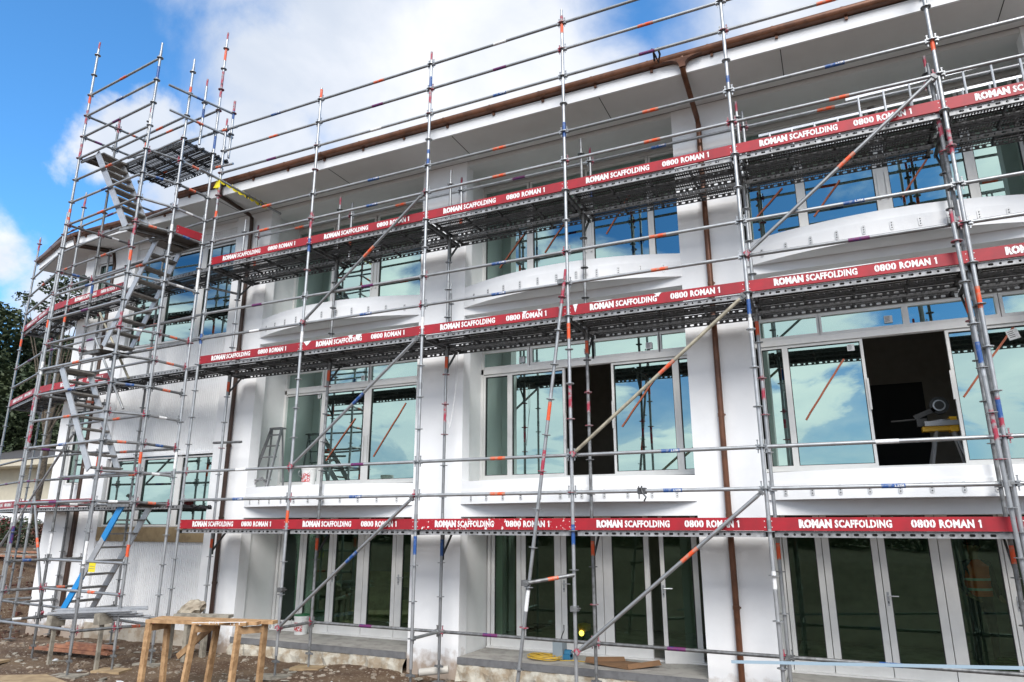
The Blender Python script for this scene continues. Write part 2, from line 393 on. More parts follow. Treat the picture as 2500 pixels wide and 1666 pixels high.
# roof: eaves
SZ = 6.70
def poly_solid(name, pts, z0, z1, mt, par=B): m = MB(); m.prism(pts, z0, z1); return part(name, m, mt, par)
E1 = [(-4.0, .34), (20, .34), (20, 3.2), (-4.0, 3.2)]
E2P = [(-8.0, .72), (-4.0, .72)]
curve = [(-10.6, 1.42), (-9.6, 1.12), (-8.9, .90), (-8.45, .77), (-8.0, .72)]
poly_solid('soffit', E1, SZ, SZ + .05, 'soffit')
poly_solid('soffit', [(-10.6, 1.44), (-9.6, 1.14), (-8.9, .92), (-8.45, .79), (-8.0, .74), (-4.003, .74), (-4.003, 3.2), (-9.9, 3.2)], SZ - .001, SZ + .048, 'soffit')
m = MB()
for x in (-3.0, -.0, 2.73, 5.44, 8.17, 10.9): m.box(x - .006, x + .006, .36, 1.05, SZ - .003, SZ + .004)
m.box(-4, 12.1, 1.245, 1.252, SZ - .004, SZ + .004)
part('soffit_joint', m, 'rubber', B)
# the ceiling edge between eave and recess sits a little lower
for a, b in BAYS: m = MB(); m.box(a, b, 1.27, 1.5, 6.62, 6.696); part('ceiling', m, 'soffit', B)
m = MB(); m.box(-4.0, 20, .30, .338, SZ - .01, SZ + .19); m.box(-4.04, -4.002, .30, .76, SZ - .01, SZ + .19)
m.box(-8.0, -4.042, .68, .718, SZ - .01, SZ + .16)
for (x0, y0), (x1, y1) in zip(curve, curve[1:]): m.beam((x0, y0 - .02, SZ + .075), (x1, y1 - .02, SZ + .075), .036, .17)
m.beam((-10.62, 1.42, SZ + .075), (-9.9, 3.2, SZ + .075), .036, .17)
part('fascia_board', m, 'fascia_paint', B)
prof = [(0, .145), (-.022, .148), (-.03, .125), (-.05, .12), (-.095, .115), (-.106, .10), (-.103, .05), (-.085, .022), (-.05, .012), (0, .012)]
def gutter(a, b, z, nm='gutter'):
    a, b = Vector(a), Vector(b); d = (b - a).normalized(); o = Vector((d.y, -d.x, 0)); m = MB(); vs = []
    for c in (a, b): vs += [Vector((c.x, c.y, z)) - o * p + Vector((0, 0, q)) for p, q in prof]
    n = len(prof); m.add(vs, [(i, i + 1, n + i + 1, n + i) for i in range(n - 1)] + [tuple(range(n)), tuple(range(n, 2 * n))[::-1]])
    L = (b - a).length; k = .3
    jm = m
    while k < L:
        for kk, e in ((k, .012),):
            vs = []
            for t in (k, k + .03):
                c = a + d * t; vs += [Vector((c.x, c.y, z)) - o * p * 1.05 + Vector((0, 0, (q - .08) * 1.06 + .08)) for p, q in prof]
            jm.add(vs, [(i, i + 1, n + i + 1, n + i) for i in range(n - 1)])
        c = a + d * (k + .06); jm.box(c.x - .02, c.x + .02, c.y - .03, c.y + .0, z - .05, z + .0) if abs(d.x) > .99 else None
        k += .91
    return part(nm, m, 'copper_brown', B, smooth=True)
G1 = gutter((-4.05, .298, 0), (20, .298, 0), SZ + .19)
G2 = gutter((-8.0, .678, 0), (-4.05, .678, 0), SZ + .15)
for (x0, y0), (x1, y1) in zip(curve, curve[1:]): gutter((x0, y0 - .04, 0), (x1, y1 - .04, 0), SZ + .15)
m = MB(); m.add([(-4.05, .30, SZ + .33), (20, .30, SZ + .33), (20, 8, SZ + 1.6), (-4.05, 8, SZ + 1.6), (-4.05, .30, SZ + .20), (20, .30, SZ + .20), (20, 8, SZ + .20), (-4.05, 8, SZ + .20)],
                [(0, 1, 2, 3), (0, 4, 5, 1), (0, 3, 7, 4), (1, 5, 6, 2), (4, 7, 6, 5)])
m.add([(-10.62, 1.40, SZ + .29), (-8.0, .70, SZ + .29), (-4.06, .70, SZ + .29), (-4.06, 8, SZ + 1.45), (-9.9, 8, SZ + 1.2), (-10.62, 1.40, SZ + .17), (-8.0, .70, SZ + .17), (-4.06, .70, SZ + .17), (-4.06, 8, SZ + .17), (-9.9, 8, SZ + .17)],
      [(0, 1, 2, 3, 4), (0, 5, 6, 1), (1, 6, 7, 2), (0, 4, 9, 5), (5, 9, 8, 7, 6)])
part('roof', m, 'roof_iron', B)
# ---- downpipes
def downpipe(x, neck, zlow=GZ, y=F - .065, brackets=(5.6, 3.6, 1.6, .2, -1.0), r=.042, mt='copper_brown'):
    m = MB(); m.path(neck + [(x, y, 6.30), (x, y, zlow)], r, 14); d = part('downpipe', m, mt, B, smooth=True)
    for z in brackets:
        k = MB(); k.tube((x, y, z - .025), (x, y, z + .025), r * 1.14, 14); k.box(x - .01, x + .01, y, F, z - .01, z + .01); k.box(x + .03, x + .062, y, y + .012, z - .012, z + .012)
        part('pipe_bracket', k, mt, d)
    return d
downpipe(6.83, [(6.80, .235, 6.92), (6.80, .235, 6.80), (6.80, .245, 6.74), (6.80, .30, 6.68), (6.825, 1.12, 6.40)])
mm = MB(); pz_ = [(6.50, 6.905), (6.64, 6.885), (6.72, 6.85), (6.752, 6.80), (6.755, 6.74), (6.845, 6.74), (6.848, 6.80), (6.88, 6.85), (6.96, 6.885), (7.10, 6.905)]; nn_ = len(pz_)
mm.add([(a_, .192, b_) for a_, b_ in pz_] + [(a_, .282, b_) for a_, b_ in pz_], [tuple(range(nn_)), tuple(range(nn_, 2 * nn_))[::-1]] + [(i, nn_ + i, nn_ + (i + 1) % nn_, (i + 1) % nn_) for i in range(nn_)]); part('gutter_outlet', mm, 'copper_brown', G1, smooth=True)
downpipe(-2.76, [(-2.72, .235, 6.92), (-2.72, .235, 6.72), (-2.72, .26, 6.66), (-2.75, 1.08, 6.60), (-2.76, 1.17, 6.56)], mt='brown_dark')
downpipe(-7.42, [(-8.0, .65, 6.85), (-8.0, .66, 6.66), (-7.5, 1.32, 6.64)], y=1.36, brackets=(4.4, 2, -.6), r=.055, mt='brown_dark')
# ---- left part: cladding wall with the tall windows
WY = 1.40
def cladding(x0, x1, z0, z1, y=WY, step=.058, dp=.016, gw=.016):
    m = MB(); x = x0; vs = []; prof2 = []
    while x < x1 - .001:
        e = min(x + step, x1); prof2 += [(x, y), (e - gw, y), (e - gw + .002, y + dp), (e - .002, y + dp)]; x = e
    prof2.append((x1, y))
    for px, py in prof2: vs += [(px, py, z0), (px, py, z1)]
    m.add(vs, [(2 * k, 2 * k + 2, 2 * k + 3, 2 * k + 1) for k in range(len(prof2) - 1)])
    m.box(x0, x1, y + .011, y + .10, z0, z1); part('cladding_panel', m, 'cladding', B)
XL, XR = -6.62, -3.25
cladding(XL, XR, -1.93, -.26); cladding(XL, XR, 1.52, 4.03, dp=.006, gw=.011); cladding(XL, XR, 6.27, 6.55, dp=.006, gw=.011)
for y0, y1, z0, z1 in ((WY - .02, WY + .05, 6.55, 6.70), (WY - .05, WY + .02, 1.50, 1.55), (WY - .04, WY + .05, 6.24, 6.29)): m = MB(); m.box(XL, XR, y0, y1, z0, z1); part('head_trim', m, 'fascia_paint', B)
m = MB(); m.box(XL - .02, XR, WY - .02, WY + .3, GZ - .3, -1.93); part('plinth', m, 'plinth', B)
m = MB(); m.box(XL, XR, WY - .045, WY + .02, -.27, .02); m.beam((-6.5, WY - .03, .0), (XR, WY - .03, .0), .04, .03); part('plywood_strip', m, 'ply_brace', B)
m = MB(); m.box(-7.18, XL, WY - .06, WY + .3, GZ - .3, 6.70); part('wall', m, 'plaster', B)
m = MB(); m.box(-8.36, -7.5, F, 1.52, GZ - .3, .42); m.box(-8.36, -8.02, F, 1.52, .42, 6.70); m.box(-8.02, -7.18, F + .1, 1.52, .42, .95); m.box(-8.02, -7.18, F + .1, 1.52, 2.72, 4.9); m.box(-8.02, -7.18, F + .1, 1.52, 6.4, 6.70)
m.box(-8.36, -8.05, 1.52, 8, GZ - .3, 6.70); m.box(-7.5, -7.18, F + .14, 1.52, GZ - .3, .42); m.box(-7.45, -7.18, F + .1, 1.52, .95, 2.72); m.box(-7.4, -7.18, F + .1, 1.52, 4.9, 6.4)
part('end_wall', m, 'plaster', B)
def rect_frame(m, x0, x1, y0, y1, z0, z1, w):
    m.box(x0, x1, y0, y1, z0, z0 + w); m.box(x0, x1, y0, y1, z1 - w, z1); m.box(x0, x0 + w, y0, y1, z0 + w, z1 - w); m.box(x1 - w, x1, y0, y1, z0 + w, z1 - w)
TR = random.Random(31)
def window(panes, y, z0, z1, outer=.05, sash=.035, gl='glass_tinted', nm='window', fm='aluminium_frame', frame=None):
    """panes: list of (x0,x1,z0,z1); one frame mesh, each pane a sub-part"""
    m = MB(); 
    for x0, x1, a, b in panes: rect_frame(m, x0 - sash, x1 + sash, y - .03, y + .03, a - sash, b + sash, sash)
    if frame: 
        for q in frame: m.box(*q)
        ps = sorted(panes)
        for (p0, p1, pa, pb), (q0, q1, qa, qb) in zip(ps, ps[1:]):
            if .0 < (q0 - sash) - (p1 + sash) < .3: m.box(p1 + sash, q0 - sash, y - .025, y + .02, pa - sash, pb + sash)
    w = part(nm, m, fm, B)
    for x0, x1, a, b in panes:
        k = MB(); k.box(x0 - .004, x1 + .004, y + .004, y + .012, a - .004, b + .004)
        t1, t2 = TR.uniform(-.005, .005), TR.uniform(-.006, .006); k.v = [(vx, vy + .006 + t1 * (vx - x0) / (x1 - x0) + t2 * (vz - a) / (b - a), vz) for vx, vy, vz in k.v]; part('pane', k, gl, w)
        g = MB(); rect_frame(g, x0 - .001, x1 + .001, y - .014, y + .003, a - .001, b + .001, .011); part('glazing_seal', g, 'rubber', w)
    return w
for z0, z1 in ((.02, 1.50), (4.05, 6.24)):
    xs = [(XL + .09, -5.56), (-5.44, -4.43), (-4.27, XR - .05)]
    window([(a, b, z0 + .05, z1 - .06) for a, b in xs], WY + .03, z0, z1, frame=[(XL - .0, XR, WY + .02, WY + .07, z0, z0 + .014), (-5.525, -5.475, WY - .005, WY + .07, z0 + .014, z1), (-4.395, -4.305, WY - .005, WY + .07, z0 + .014, z1)])
window([(-7.96, -7.51, 1.0, 2.66)], F + .14, .95, 2.72, sash=.04)
window([(-7.96, -7.46, 4.95, 6.34)], F + .14, 4.9, 6.4, sash=.04)
m = MB(); m.box(XL - .2, XR, 3.3, 3.36, -1.9, 6.6); m.box(XL - .2, XR, WY + .2, 3.3, 2.7, 2.8); m.box(XL - .2, XR, WY + .2, 3.3, -.35, -.27); m.box(-8, -7.2, 2.6, 2.65, -1.9, 6.6); part('interior_wall', m, 'interior', B)
# wall lantern on the end wall, top floor
L = MB(); c = (-8.19, F - .12); L.lathe([(.02, .22), (.05, .20), (.11, .10), (.10, .09), (.085, -.08), (.05, -.12), (.02, -.16)], (c[0], c[1], 5.85), 8); L.box(c[0] - .015, c[0] + .015, c[1], F, 5.98, 6.01); L.box(c[0] - .04, c[0] + .04, F - .012, F, 5.90, 6.06)
part('wall_lantern', L, 'lantern_green', B)
# ---- big sliding windows, upper floors
SX = lambda x: 8.2586 + (x - 8.2586) * 1.0365
SZZ = lambda z: .0945 + (z - .0945) * 1.0365
def stk(w, x, z, y, s=.05, rot=0.0, mt='sticker_white'):
    x, z = SX(x), SZZ(z)
    m = MB(); c = Vector((x, y - .004, z)); u = Vector((math.cos(rot), 0, math.sin(rot))) * s; v = Vector((-math.sin(rot), 0, math.cos(rot))) * s
    m.quad(c - u - v, c + u - v, c + u + v, c - u + v); m.cur = 1
    rr = random.Random(int(x * 100)); d = Vector((0, -.002, 0))
    for k in range(4): q = c + d + v * (.6 - .38 * k); m.quad(q - u * .75, q - u * .75 + u * rr.uniform(.6, 1.4), q - u * .75 + u * 1.1 + v * .12, q - u * .75 + v * .12)
    part('glass_sticker', m, [mt, 'rubber'], w)
def tape(w, x0, z0, x1, z1, y, wd=.014):
    x0, x1, z0, z1 = SX(x0), SX(x1), SZZ(z0), SZZ(z1)
    m = MB(); a, b = Vector((x0, y - .003, z0)), Vector((x1, y - .003, z1)); d = (b - a).normalized(); s = Vector((-d.z, 0, d.x)) * wd; n = 8; vs = []
    rr = random.Random(int(x0 * 77))
    for k in range(n + 1): p = a.lerp(b, k / n) + s * rr.uniform(-.25, .25); vs += [p - s, p + s]
    m.add(vs, [(2 * k, 2 * k + 1, 2 * k + 3, 2 * k + 2) for k in range(n)]); part('tape_strip', m, 'tape_strip', w)
def handle_bar(w, x, z0, z1, y):
    x, z0, z1 = SX(x), SZZ(z0), SZZ(z1)
    m = MB(); m.box(x - .014, x + .014, y - .055, y - .035, z0, z1); m.box(x - .01, x + .01, y - .035, y - .002, z0 + .03, z0 + .06); m.box(x - .01, x + .01, y - .035, y - .002, z1 - .06, z1 - .03); part('pull_handle', m, 'aluminium_frame', w)
Y = GL
def slider(a, b, xs, zs, zt, tops, ztl, zth, opens=()):
    """xs: list of panes (x0,x1) ; tops: list of toplight panes"""
    xs = [(SX(p), SX(q)) for p, q in xs]; tops = [(SX(p), SX(q)) for p, q in tops]; zs, zt, ztl, zth = SZZ(zs), SZZ(zt), SZZ(ztl), SZZ(zth); a -= .19; b += .19
    fr = [(a, b, Y - .06, Y + .05, zt + .045, ztl - .045), (a, a + .045, Y - .06, Y + .06, zs - .04, zth + .05), (b - .045, b + .0, Y - .06, Y + .06, zs - .04, zth + .05),
          (a, b, Y - .09, Y + .06, zs - .085, zs - .042), (a, b, Y - .06, Y + .06, zth + .045, zth + .075)]
    w = window([(x0, x1, zs, zt) for x0, x1 in xs], Y, zs, zt, sash=.040, frame=fr)
    m = MB()
    for x0, x1 in tops: rect_frame(m, x0 - .052, x1 + .052, Y - .045, Y + .02, ztl - .04, zth + .04, .042)
    t = part('toplight', m, 'aluminium_frame', w)
    for x0, x1 in tops:
        k = MB(); k.box(x0 - .012, x1 + .012, Y + .0, Y + .008, ztl, zth); part('toplight_pane', k, 'glass_tinted', w)
    m = MB(); m.box(a, b, Y - .02, Y + .06, zth + .076, 3.69 if zth < 5 else 6.695)
    for q in range(3): m.box(a, b, Y - .028, Y - .020, zth + .09 + q * .11, zth + .185 + q * .11) if zth < 5 else None
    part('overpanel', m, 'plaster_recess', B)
    return w
# bay 1
w = slider(-2.25, 1.60, [(-2.14, -1.10), (-1.00, -.04), (.12, 1.45)], .90, 2.66, [(-2.13, -1.12), (-1.00, .02), (.10, 1.50)], 2.82, 3.12)
tape(w, -.92, 1.30, -.26, 2.10, Y); tape(w, .22, 1.33, .92, 2.32, Y); tape(w, -1.95, 2.2, -1.25, 1.4, Y + .03); stk(w, -1.17, 2.60, Y - .03, .04); stk(w, .30 - .42, 2.90, Y, .05); handle_bar(w, -.005, 1.2, 1.75, Y); handle_bar(w, .085, 1.2, 1.75, Y)
w = slider(-2.25, 1.60, [(-2.14, -1.08), (-.96, -.05), (.15, 1.45)], 4.28, 5.98, [(-2.13, -1.10), (-.98, -.02), (.12, 1.45)], 6.12, 6.33)
handle_bar(w, .0, 4.75, 5.35, Y); handle_bar(w, .09, 4.75, 5.35, Y)
# bay 2
w = slider(2.55, 6.39, [(2.64, 3.08), (3.17, 4.13), (5.04, 6.02), (6.12, 6.33)], .90, 2.66, [(2.61, 3.46), (3.58, 4.67), (4.73, 5.80), (5.88, 6.32)], 2.84, 3.10)
tape(w, 5.14, 1.62, 5.78, 2.45, Y); stk(w, 3.36, 2.92, Y - .02, .055); stk(w, 4.58, 2.95, Y - .02, .05); stk(w, 5.66, 2.93, Y - .02, .055); handle_bar(w, 5.01, 1.60, 2.05, Y); handle_bar(w, 4.17, 1.45, 1.90, Y)
m = MB(); m.beam((2.66, Y + .35, 2.35), (3.75, Y + .55, 1.75), .02, .07); part('timber_prop', m, 'timber', w)
w = slider(2.55, 6.39, [(2.62, 3.48), (3.60, 4.57), (4.78, 5.76), (5.86, 6.33)], 4.28, 5.98, [(2.61, 3.48), (3.60, 4.57), (4.70, 5.76), (5.87, 6.33)], 6.12, 6.33)
tape(w, 3.82, 4.90, 4.25, 5.45, Y); tape(w, 5.0, 5.05, 5.50, 5.78, Y); tape(w, 2.9, 4.75, 3.46, 5.4, Y); handle_bar(w, 4.63, 4.75, 5.35, Y); handle_bar(w, 4.73, 4.75, 5.35, Y)
# bay 3
w = slider(7.35, 11.19, [(7.40, 7.69), (7.77, 8.75), (9.86, 10.95)], .90, 2.66, [(7.42, 8.20), (8.29, 9.33), (9.43, 10.45), (10.56, 11.1)], 2.84, 3.10)
tape(w, 7.92, 1.56, 8.52, 2.42, Y); tape(w, 9.92, 1.75, 10.7, 2.75, Y); stk(w, 8.63, 2.58, Y, .05); stk(w, 9.16, 2.94, Y - .02, .055); stk(w, 10.6, 2.55, Y, .07, .25); handle_bar(w, 8.79, 1.65, 2.10, Y); handle_bar(w, 9.81, 1.72, 2.12, Y)
m = MB(); m.beam((7.5, Y + .3, 1.95), (8.35, Y + .5, 2.4), .02, .09); part('timber_prop', m, 'timber', w)
w = slider(7.35, 11.19, [(7.42, 8.14), (8.27, 9.24), (9.44, 10.42), (10.54, 11.1)], 4.28, 5.98, [(7.42, 8.18), (8.28, 9.24), (9.44, 10.42), (10.54, 11.1)], 6.12, 6.33)
tape(w, 8.36, 4.72, 8.78, 5.25, Y); tape(w, 9.58, 4.80, 9.98, 5.35, Y); tape(w, 7.5, 4.85, 7.95, 5.3, Y); handle_bar(w, 9.29, 4.80, 5.25, Y); handle_bar(w, 9.40, 4.80, 5.25, Y)
# ---- ground floor doors
Y = GG
DZ0, DZ1 = -1.93, .36
def door(x0, x1, p0, p1, handle=None, zb=-1.75, zt=.20, ang=0.0):
    m = MB(); y0, y1 = -.028, .028; L = x1 - x0; q0, q1 = p0 - x0, p1 - x0
    m.box(0, q0, y0, y1, 0, DZ1 - DZ0); m.box(q1, L, y0, y1, 0, DZ1 - DZ0); m.box(q0, q1, y0, y1, 0, zb - DZ0); m.box(q0, q1, y0, y1, zt - DZ0, DZ1 - DZ0)
    me = m.mesh('door', 'aluminium_frame'); d = link('door', me, B, Vector((x0, Y, DZ0)) - Vector(WL[B.name])); d.rotation_euler.z = ang; WL[d.name] = Vector((0, 0, 0))
    k = MB(); k.box(q0 - .004, q1 + .004, .002, .010, zb - DZ0 - .004, zt - DZ0 + .004); part('pane', k, 'glass_door', d, local=True)
    k = MB(); rect_frame(k, q0 - .001, q1 + .001, -.016, .001, zb - DZ0, zt - DZ0, .012); part('glazing_seal', k, 'rubber', d, local=True)
    if handle is not None:
        hx = handle - x0; k = MB(); z = -.87 - DZ0; s = 1 if q0 > .13 or hx < L / 2 else -1
        k.box(hx - .014, hx + .014, -.036, -.027, z - .13, z + .05); k.tube((hx, -.03, z), (hx, -.085, z), .009, 8); k.tube((hx, -.08, z), (hx + .13 * s, -.08, z), .009, 8)
        part('door_handle', k, 'aluminium', d, local=True); k = MB(); k.box(hx - .007, hx + .007, -.040, -.035, z - .10, z - .07); part('keyhole', k, 'rubber', d, local=True)
    return d
def dframe(a, b):
    m = MB(); m.box(a, b, Y - .06, Y + .06, DZ1 + .004, DZ1 + .07); m.box(a, a + .05, Y - .06, Y + .06, DZ0, DZ1 + .004); m.box(b - .05, b, Y - .06, Y + .06, DZ0, DZ1 + .004); m.box(a, b, Y - .10, Y + .06, DZ0 - .002, DZ0 + .022)
    part('door_frame', m, 'aluminium_frame', B)
for a, b in BAYS: dframe(a, b)
door(-2.19, -1.62, -2.12, -1.70); door(-1.61, -.87, -1.53, -.96); door(-.86, -.12, -.79, -.27, -.83); door(-.11, .61, .0, .53); door(.62, 1.54, .76, 1.46, .69)
door(2.61, 3.17, 2.67, 3.09, zt=.28); door(3.18, 3.90, 3.26, 3.79); door(3.91, 4.63, 4.0, 4.51, 3.955); door(4.64, 5.40, 4.79, 5.32)
dd = door(5.61, 6.18, 5.67, 6.10, 5.635, ang=math.radians(19)); dd.location.y -= .185
door(7.41, 7.93, 7.47, 7.85); door(7.94, 8.65, 8.03, 8.57); door(8.66, 9.38, 8.74, 9.28, 8.70); door(9.39, 10.11, 9.54, 10.07); door(10.12, 10.86, 10.24, 10.75, 10.18)
# ---- interiors
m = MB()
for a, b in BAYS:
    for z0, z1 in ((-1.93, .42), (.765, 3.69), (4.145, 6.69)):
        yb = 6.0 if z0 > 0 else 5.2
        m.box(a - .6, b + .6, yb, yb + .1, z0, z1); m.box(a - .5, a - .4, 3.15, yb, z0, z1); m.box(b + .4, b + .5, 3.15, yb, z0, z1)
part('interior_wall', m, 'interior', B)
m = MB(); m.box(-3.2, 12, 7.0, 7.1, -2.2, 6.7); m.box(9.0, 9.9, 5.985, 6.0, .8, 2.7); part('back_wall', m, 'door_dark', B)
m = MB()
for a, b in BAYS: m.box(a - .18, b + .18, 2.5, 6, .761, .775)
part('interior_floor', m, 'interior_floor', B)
# ================================================================== SCAFFOLD
R_T = .0242
# shared meshes
def rosette_mesh(mt):
    m = MB(); n = 16; ro, ri = .061, .026
    for z in (-.0045, .0045):
        m.add([(r * math.cos(2 * math.pi * k / n), r * math.sin(2 * math.pi * k / n), z) for r in (ro, ri) for k in range(n)], [(k, (k + 1) % n, n + (k + 1) % n, n + k) for k in range(n)])
    m.add([(ro * math.cos(2 * math.pi * k / n), ro * math.sin(2 * math.pi * k / n), z) for z in (-.0045, .0045) for k in range(n)], [(k, (k + 1) % n, n + (k + 1) % n, n + k) for k in range(n)])
    m.cur = 1
    for k in range(8):
        a = k * math.pi / 4; c = Vector((.045 * math.cos(a), .045 * math.sin(a), 0)); m.tube(c + Vector((0, 0, -.0055)), c + Vector((0, 0, .0055)), .0075, 6)
    return m.mesh('rosette', [mt, 'rubber'])
ROS = {k: rosette_mesh(k) for k in ('galvanised', 'galvanised_dull', 'red_spray')}
def head_mesh(mt):
    m = MB(); m.box(.026, .075, -.021, .021, -.030, .030); m.box(.030, .062, -.030, .030, .012, .026); m.box(.030, .062, -.030, .030, -.026, -.012)
    m.box(.040, .054, -.005, .005, -.075, .085); m.box(.036, .058, -.007, .007, .075, .09)
    return m.mesh('wedge_head', mt)
HEAD = {k: head_mesh(k) for k in ('galvanised', 'galvanised_dull', 'red_spray')}
TUBES = {}
def tube_mesh(L, r, mt, n=12):
    k = (round(L, 3), r, mt)
    if k not in TUBES:
        m = MB(); m.tube((0, 0, 0), (0, 0, L), r, n); TUBES[k] = m.mesh('tube', mt, smooth=True)
    return TUBES[k]
BANDM = {}
def sleeve(parent, z, L, mt, axis='Z', nm='colour_band', r=R_T + .0016):
    k = (round(L, 3), mt, axis)
    if k not in BANDM:
        m = MB(); p = (0, 0, L) if axis == 'Z' else (L, 0, 0); m.tube((0, 0, 0), p, r, 12, caps=False); BANDM[k] = m.mesh(nm, mt, smooth=True)
    o = link(nm, BANDM[k], parent, (0, 0, z) if axis == 'Z' else (z, 0, 0)); return o
NSTD = [0]
def standard(p0, p1, label, group, first=0.0, bands=(), spray=(), mt='galvanised', base=True, cat='scaffold post', spigot=True, name='scaffold_standard'):
    p0, p1 = Vector(p0), Vector(p1); d = p1 - p0; L = d.length
    rot = d.to_track_quat('Z', 'X').to_euler() if (abs(d.x) + abs(d.y)) > 1e-6 else None
    t = thing(name, p0, label, cat, group, rot); NSTD[0] += 1; rr = random.Random(NSTD[0] * 13)
    link('tube', tube_mesh(L - (.18 if spigot else 0), R_T, mt), t)
    if spigot: 
        s = link('spigot', tube_mesh(.18, .019, 'red_spray' if rr.random() < .5 else mt), t, (0, 0, L - .18))
    z = first; i = 0
    while z < L - .1:
        red = any(abs(z - q) < .3 for q in spray) or rr.random() < .08
        link('rosette', ROS['red_spray' if red else mt if mt in ROS else 'galvanised'], t, (0, 0, z)); z += .5
    zz = 2.0 + rr.uniform(-.3, .3)
    while zz < L - .3:                       # joint collars where two posts meet
        m = (round(.12, 3), .0265, mt); c = link('joint_collar', tube_mesh(.10, .0262, mt if mt != 'old_tube' else 'galvanised'), t, (0, 0, zz)); zz += 2.0
    for b in bands: sleeve(t, *b)
    for q in spray: sleeve(t, q, .34, 'red_spray', nm='red_spray_mark', r=R_T + .0008)
    if base:
        k = ('base',)
        if k not in TUBES:
            m = MB(); m.box(-.075, .075, -.075, .075, 0, .008); m.tube((0, 0, .008), (0, 0, .34), .0175, 10); m.tube((0, 0, .20), (0, 0, .235), .036, 10); m.box(-.075, .075, -.007, .007, .20, .232); TUBES[k] = m.mesh('base_jack', 'galvanised_dull')
        b = link('base_jack', TUBES[k], t, (0, 0, -.30))
        t.children
    return t
STM = {}
def text_mesh(txt, size, mt, bold=.0, w=1.0):
    k = (txt, size, mt, bold)
    if k in STM: return STM[k]
    c = bpy.data.curves.new('lettering', 'FONT'); c.body = txt; c.size = size; c.offset = bold; c.resolution_u = 2; c.space_character = 1.08
    o = bpy.data.objects.new('tmp', c); COL.objects.link(o); dg = bpy.context.evaluated_depsgraph_get(); me = bpy.data.meshes.new_from_object(o.evaluated_get(dg))
    bpy.data.objects.remove(o); xs = [v.co.x for v in me.vertices]; ys = [v.co.y for v in me.vertices]; me.materials.clear(); me.materials.append(MATS[mt])
    x0, x1, y0, y1 = min(xs), max(xs), min(ys), max(ys)
    for v in me.vertices: v.co = Vector(((v.co.x - x0) / (x1 - x0), 0, (v.co.y - y0) / (y1 - y0)))   # unit box in X,Z
    STM[k] = me; return me
def place_text(parent, txt, x0, x1, z0, z1, y, mt='lettering_white', bold=.02, nm='lettering', stencil=None, back='red_paint'):
    me = text_mesh(txt, 1.0, mt, bold); o = link(nm, me, parent, (x0, y, z0)); o.scale = (x1 - x0, 1, z1 - z0); return o
def ledger(p0, p1, label, group='long horizontal scaffold tubes', mt='galvanised', stick=None, off=0.0, heads=True, cat='scaffold tube', name='scaffold_ledger', spray=None):
    p0, p1 = Vector(p0), Vector(p1); d = p1 - p0; L = d.length
    q = Matrix((d.normalized(), Vector((0, 0, 1)).cross(d).normalized(), d.normalized().cross(Vector((0, 0, 1)).cross(d).normalized()))).transposed().to_euler()
    t = thing(name, p0, label, cat, group, q)
    k = ('L', round(L, 3), mt, heads)
    if k not in TUBES:
        m = MB(); e = .055 if heads else 0; m.tube((e, 0, 0), (L - e, 0, 0), R_T, 12); TUBES[k] = m.mesh('tube', mt, smooth=True)
    link('tube', TUBES[k], t)
    rr = random.Random(int(abs(p0.x * 131 + p0.z * 977 + p0.y * 53)))
    if heads:
        hm = HEAD['red_spray' if rr.random() < .28 else ('galvanised' if mt not in HEAD else mt)]
        link('wedge_head', hm, t); h = link('wedge_head', hm, t, (L, 0, 0)); h.rotation_euler.z = math.pi
    if stick:
        f, mtl = stick; s = sleeve(t, L * f, .24 if L > 1.5 else .14, 'sticker_' + mtl, axis='X', nm='size_sticker')
        if mtl == 'blue' and L > 2:
            m = STM.get('257')
            o = place_text(s, '2.57M', .13, .225, -.012, .014, -R_T - .004, 'sticker_white', .03, nm='size_mark')
    return t
BN = {-1: 'beside the stair tower', 0: 'over the leftmost doors', 1: 'left of the raker', 2: 'right of the raker', 3: 'left of the edge post', 4: 'cut by the right edge'}
PN = {-1: 'beside the stair tower', 0: 'before the leftmost doors', 1: 'before the left pillar', 2: 'just right of the raker', 3: 'before the downpipe pillar', 4: 'at the right picture edge', 5: 'beyond the right picture edge'}
BW = 2.483
KX = [k * BW for k in range(-1, 6)]
# ---- front and back rows of posts
sb = {-1: [(7.9, .16, 'sticker_orange'), (5.3, .2, 'sticker_blue')], 0: [(9.9, .22, 'sticker_orange'), (5.75 + 1.0, .26, 'sticker_blue'), (2.0, .2, 'sticker_orange'), (4.15 + .9, .2, 'sticker_white')],
      1: [(9.4, .24, 'sticker_blue'), (7.9, .3, 'sticker_blue'), (1.55, .26, 'sticker_blue'), (5.0, .2, 'sticker_white')], 2: [(9.7, .24, 'sticker_orange'), (7.8, .26, 'sticker_blue'), (1.72, .26, 'sticker_blue'), (4.55, .24, 'sticker_orange')],
      3: [(7.9, .24, 'sticker_blue'), (4.6, .2, 'sticker_blue'), (1.25, .2, 'sticker_white'), (4.35, .2, 'sticker_white')], 4: [(7.75, .2, 'sticker_orange'), (4.35, .26, 'sticker_orange'), (3.1, .2, 'sticker_blue')], 5: []}
sp = {-1: (8.2,), 0: (7.2,), 1: (9.1,), 2: (9.7, 3.55), 3: (10.6,), 4: (6.3, 3.0), 5: ()}
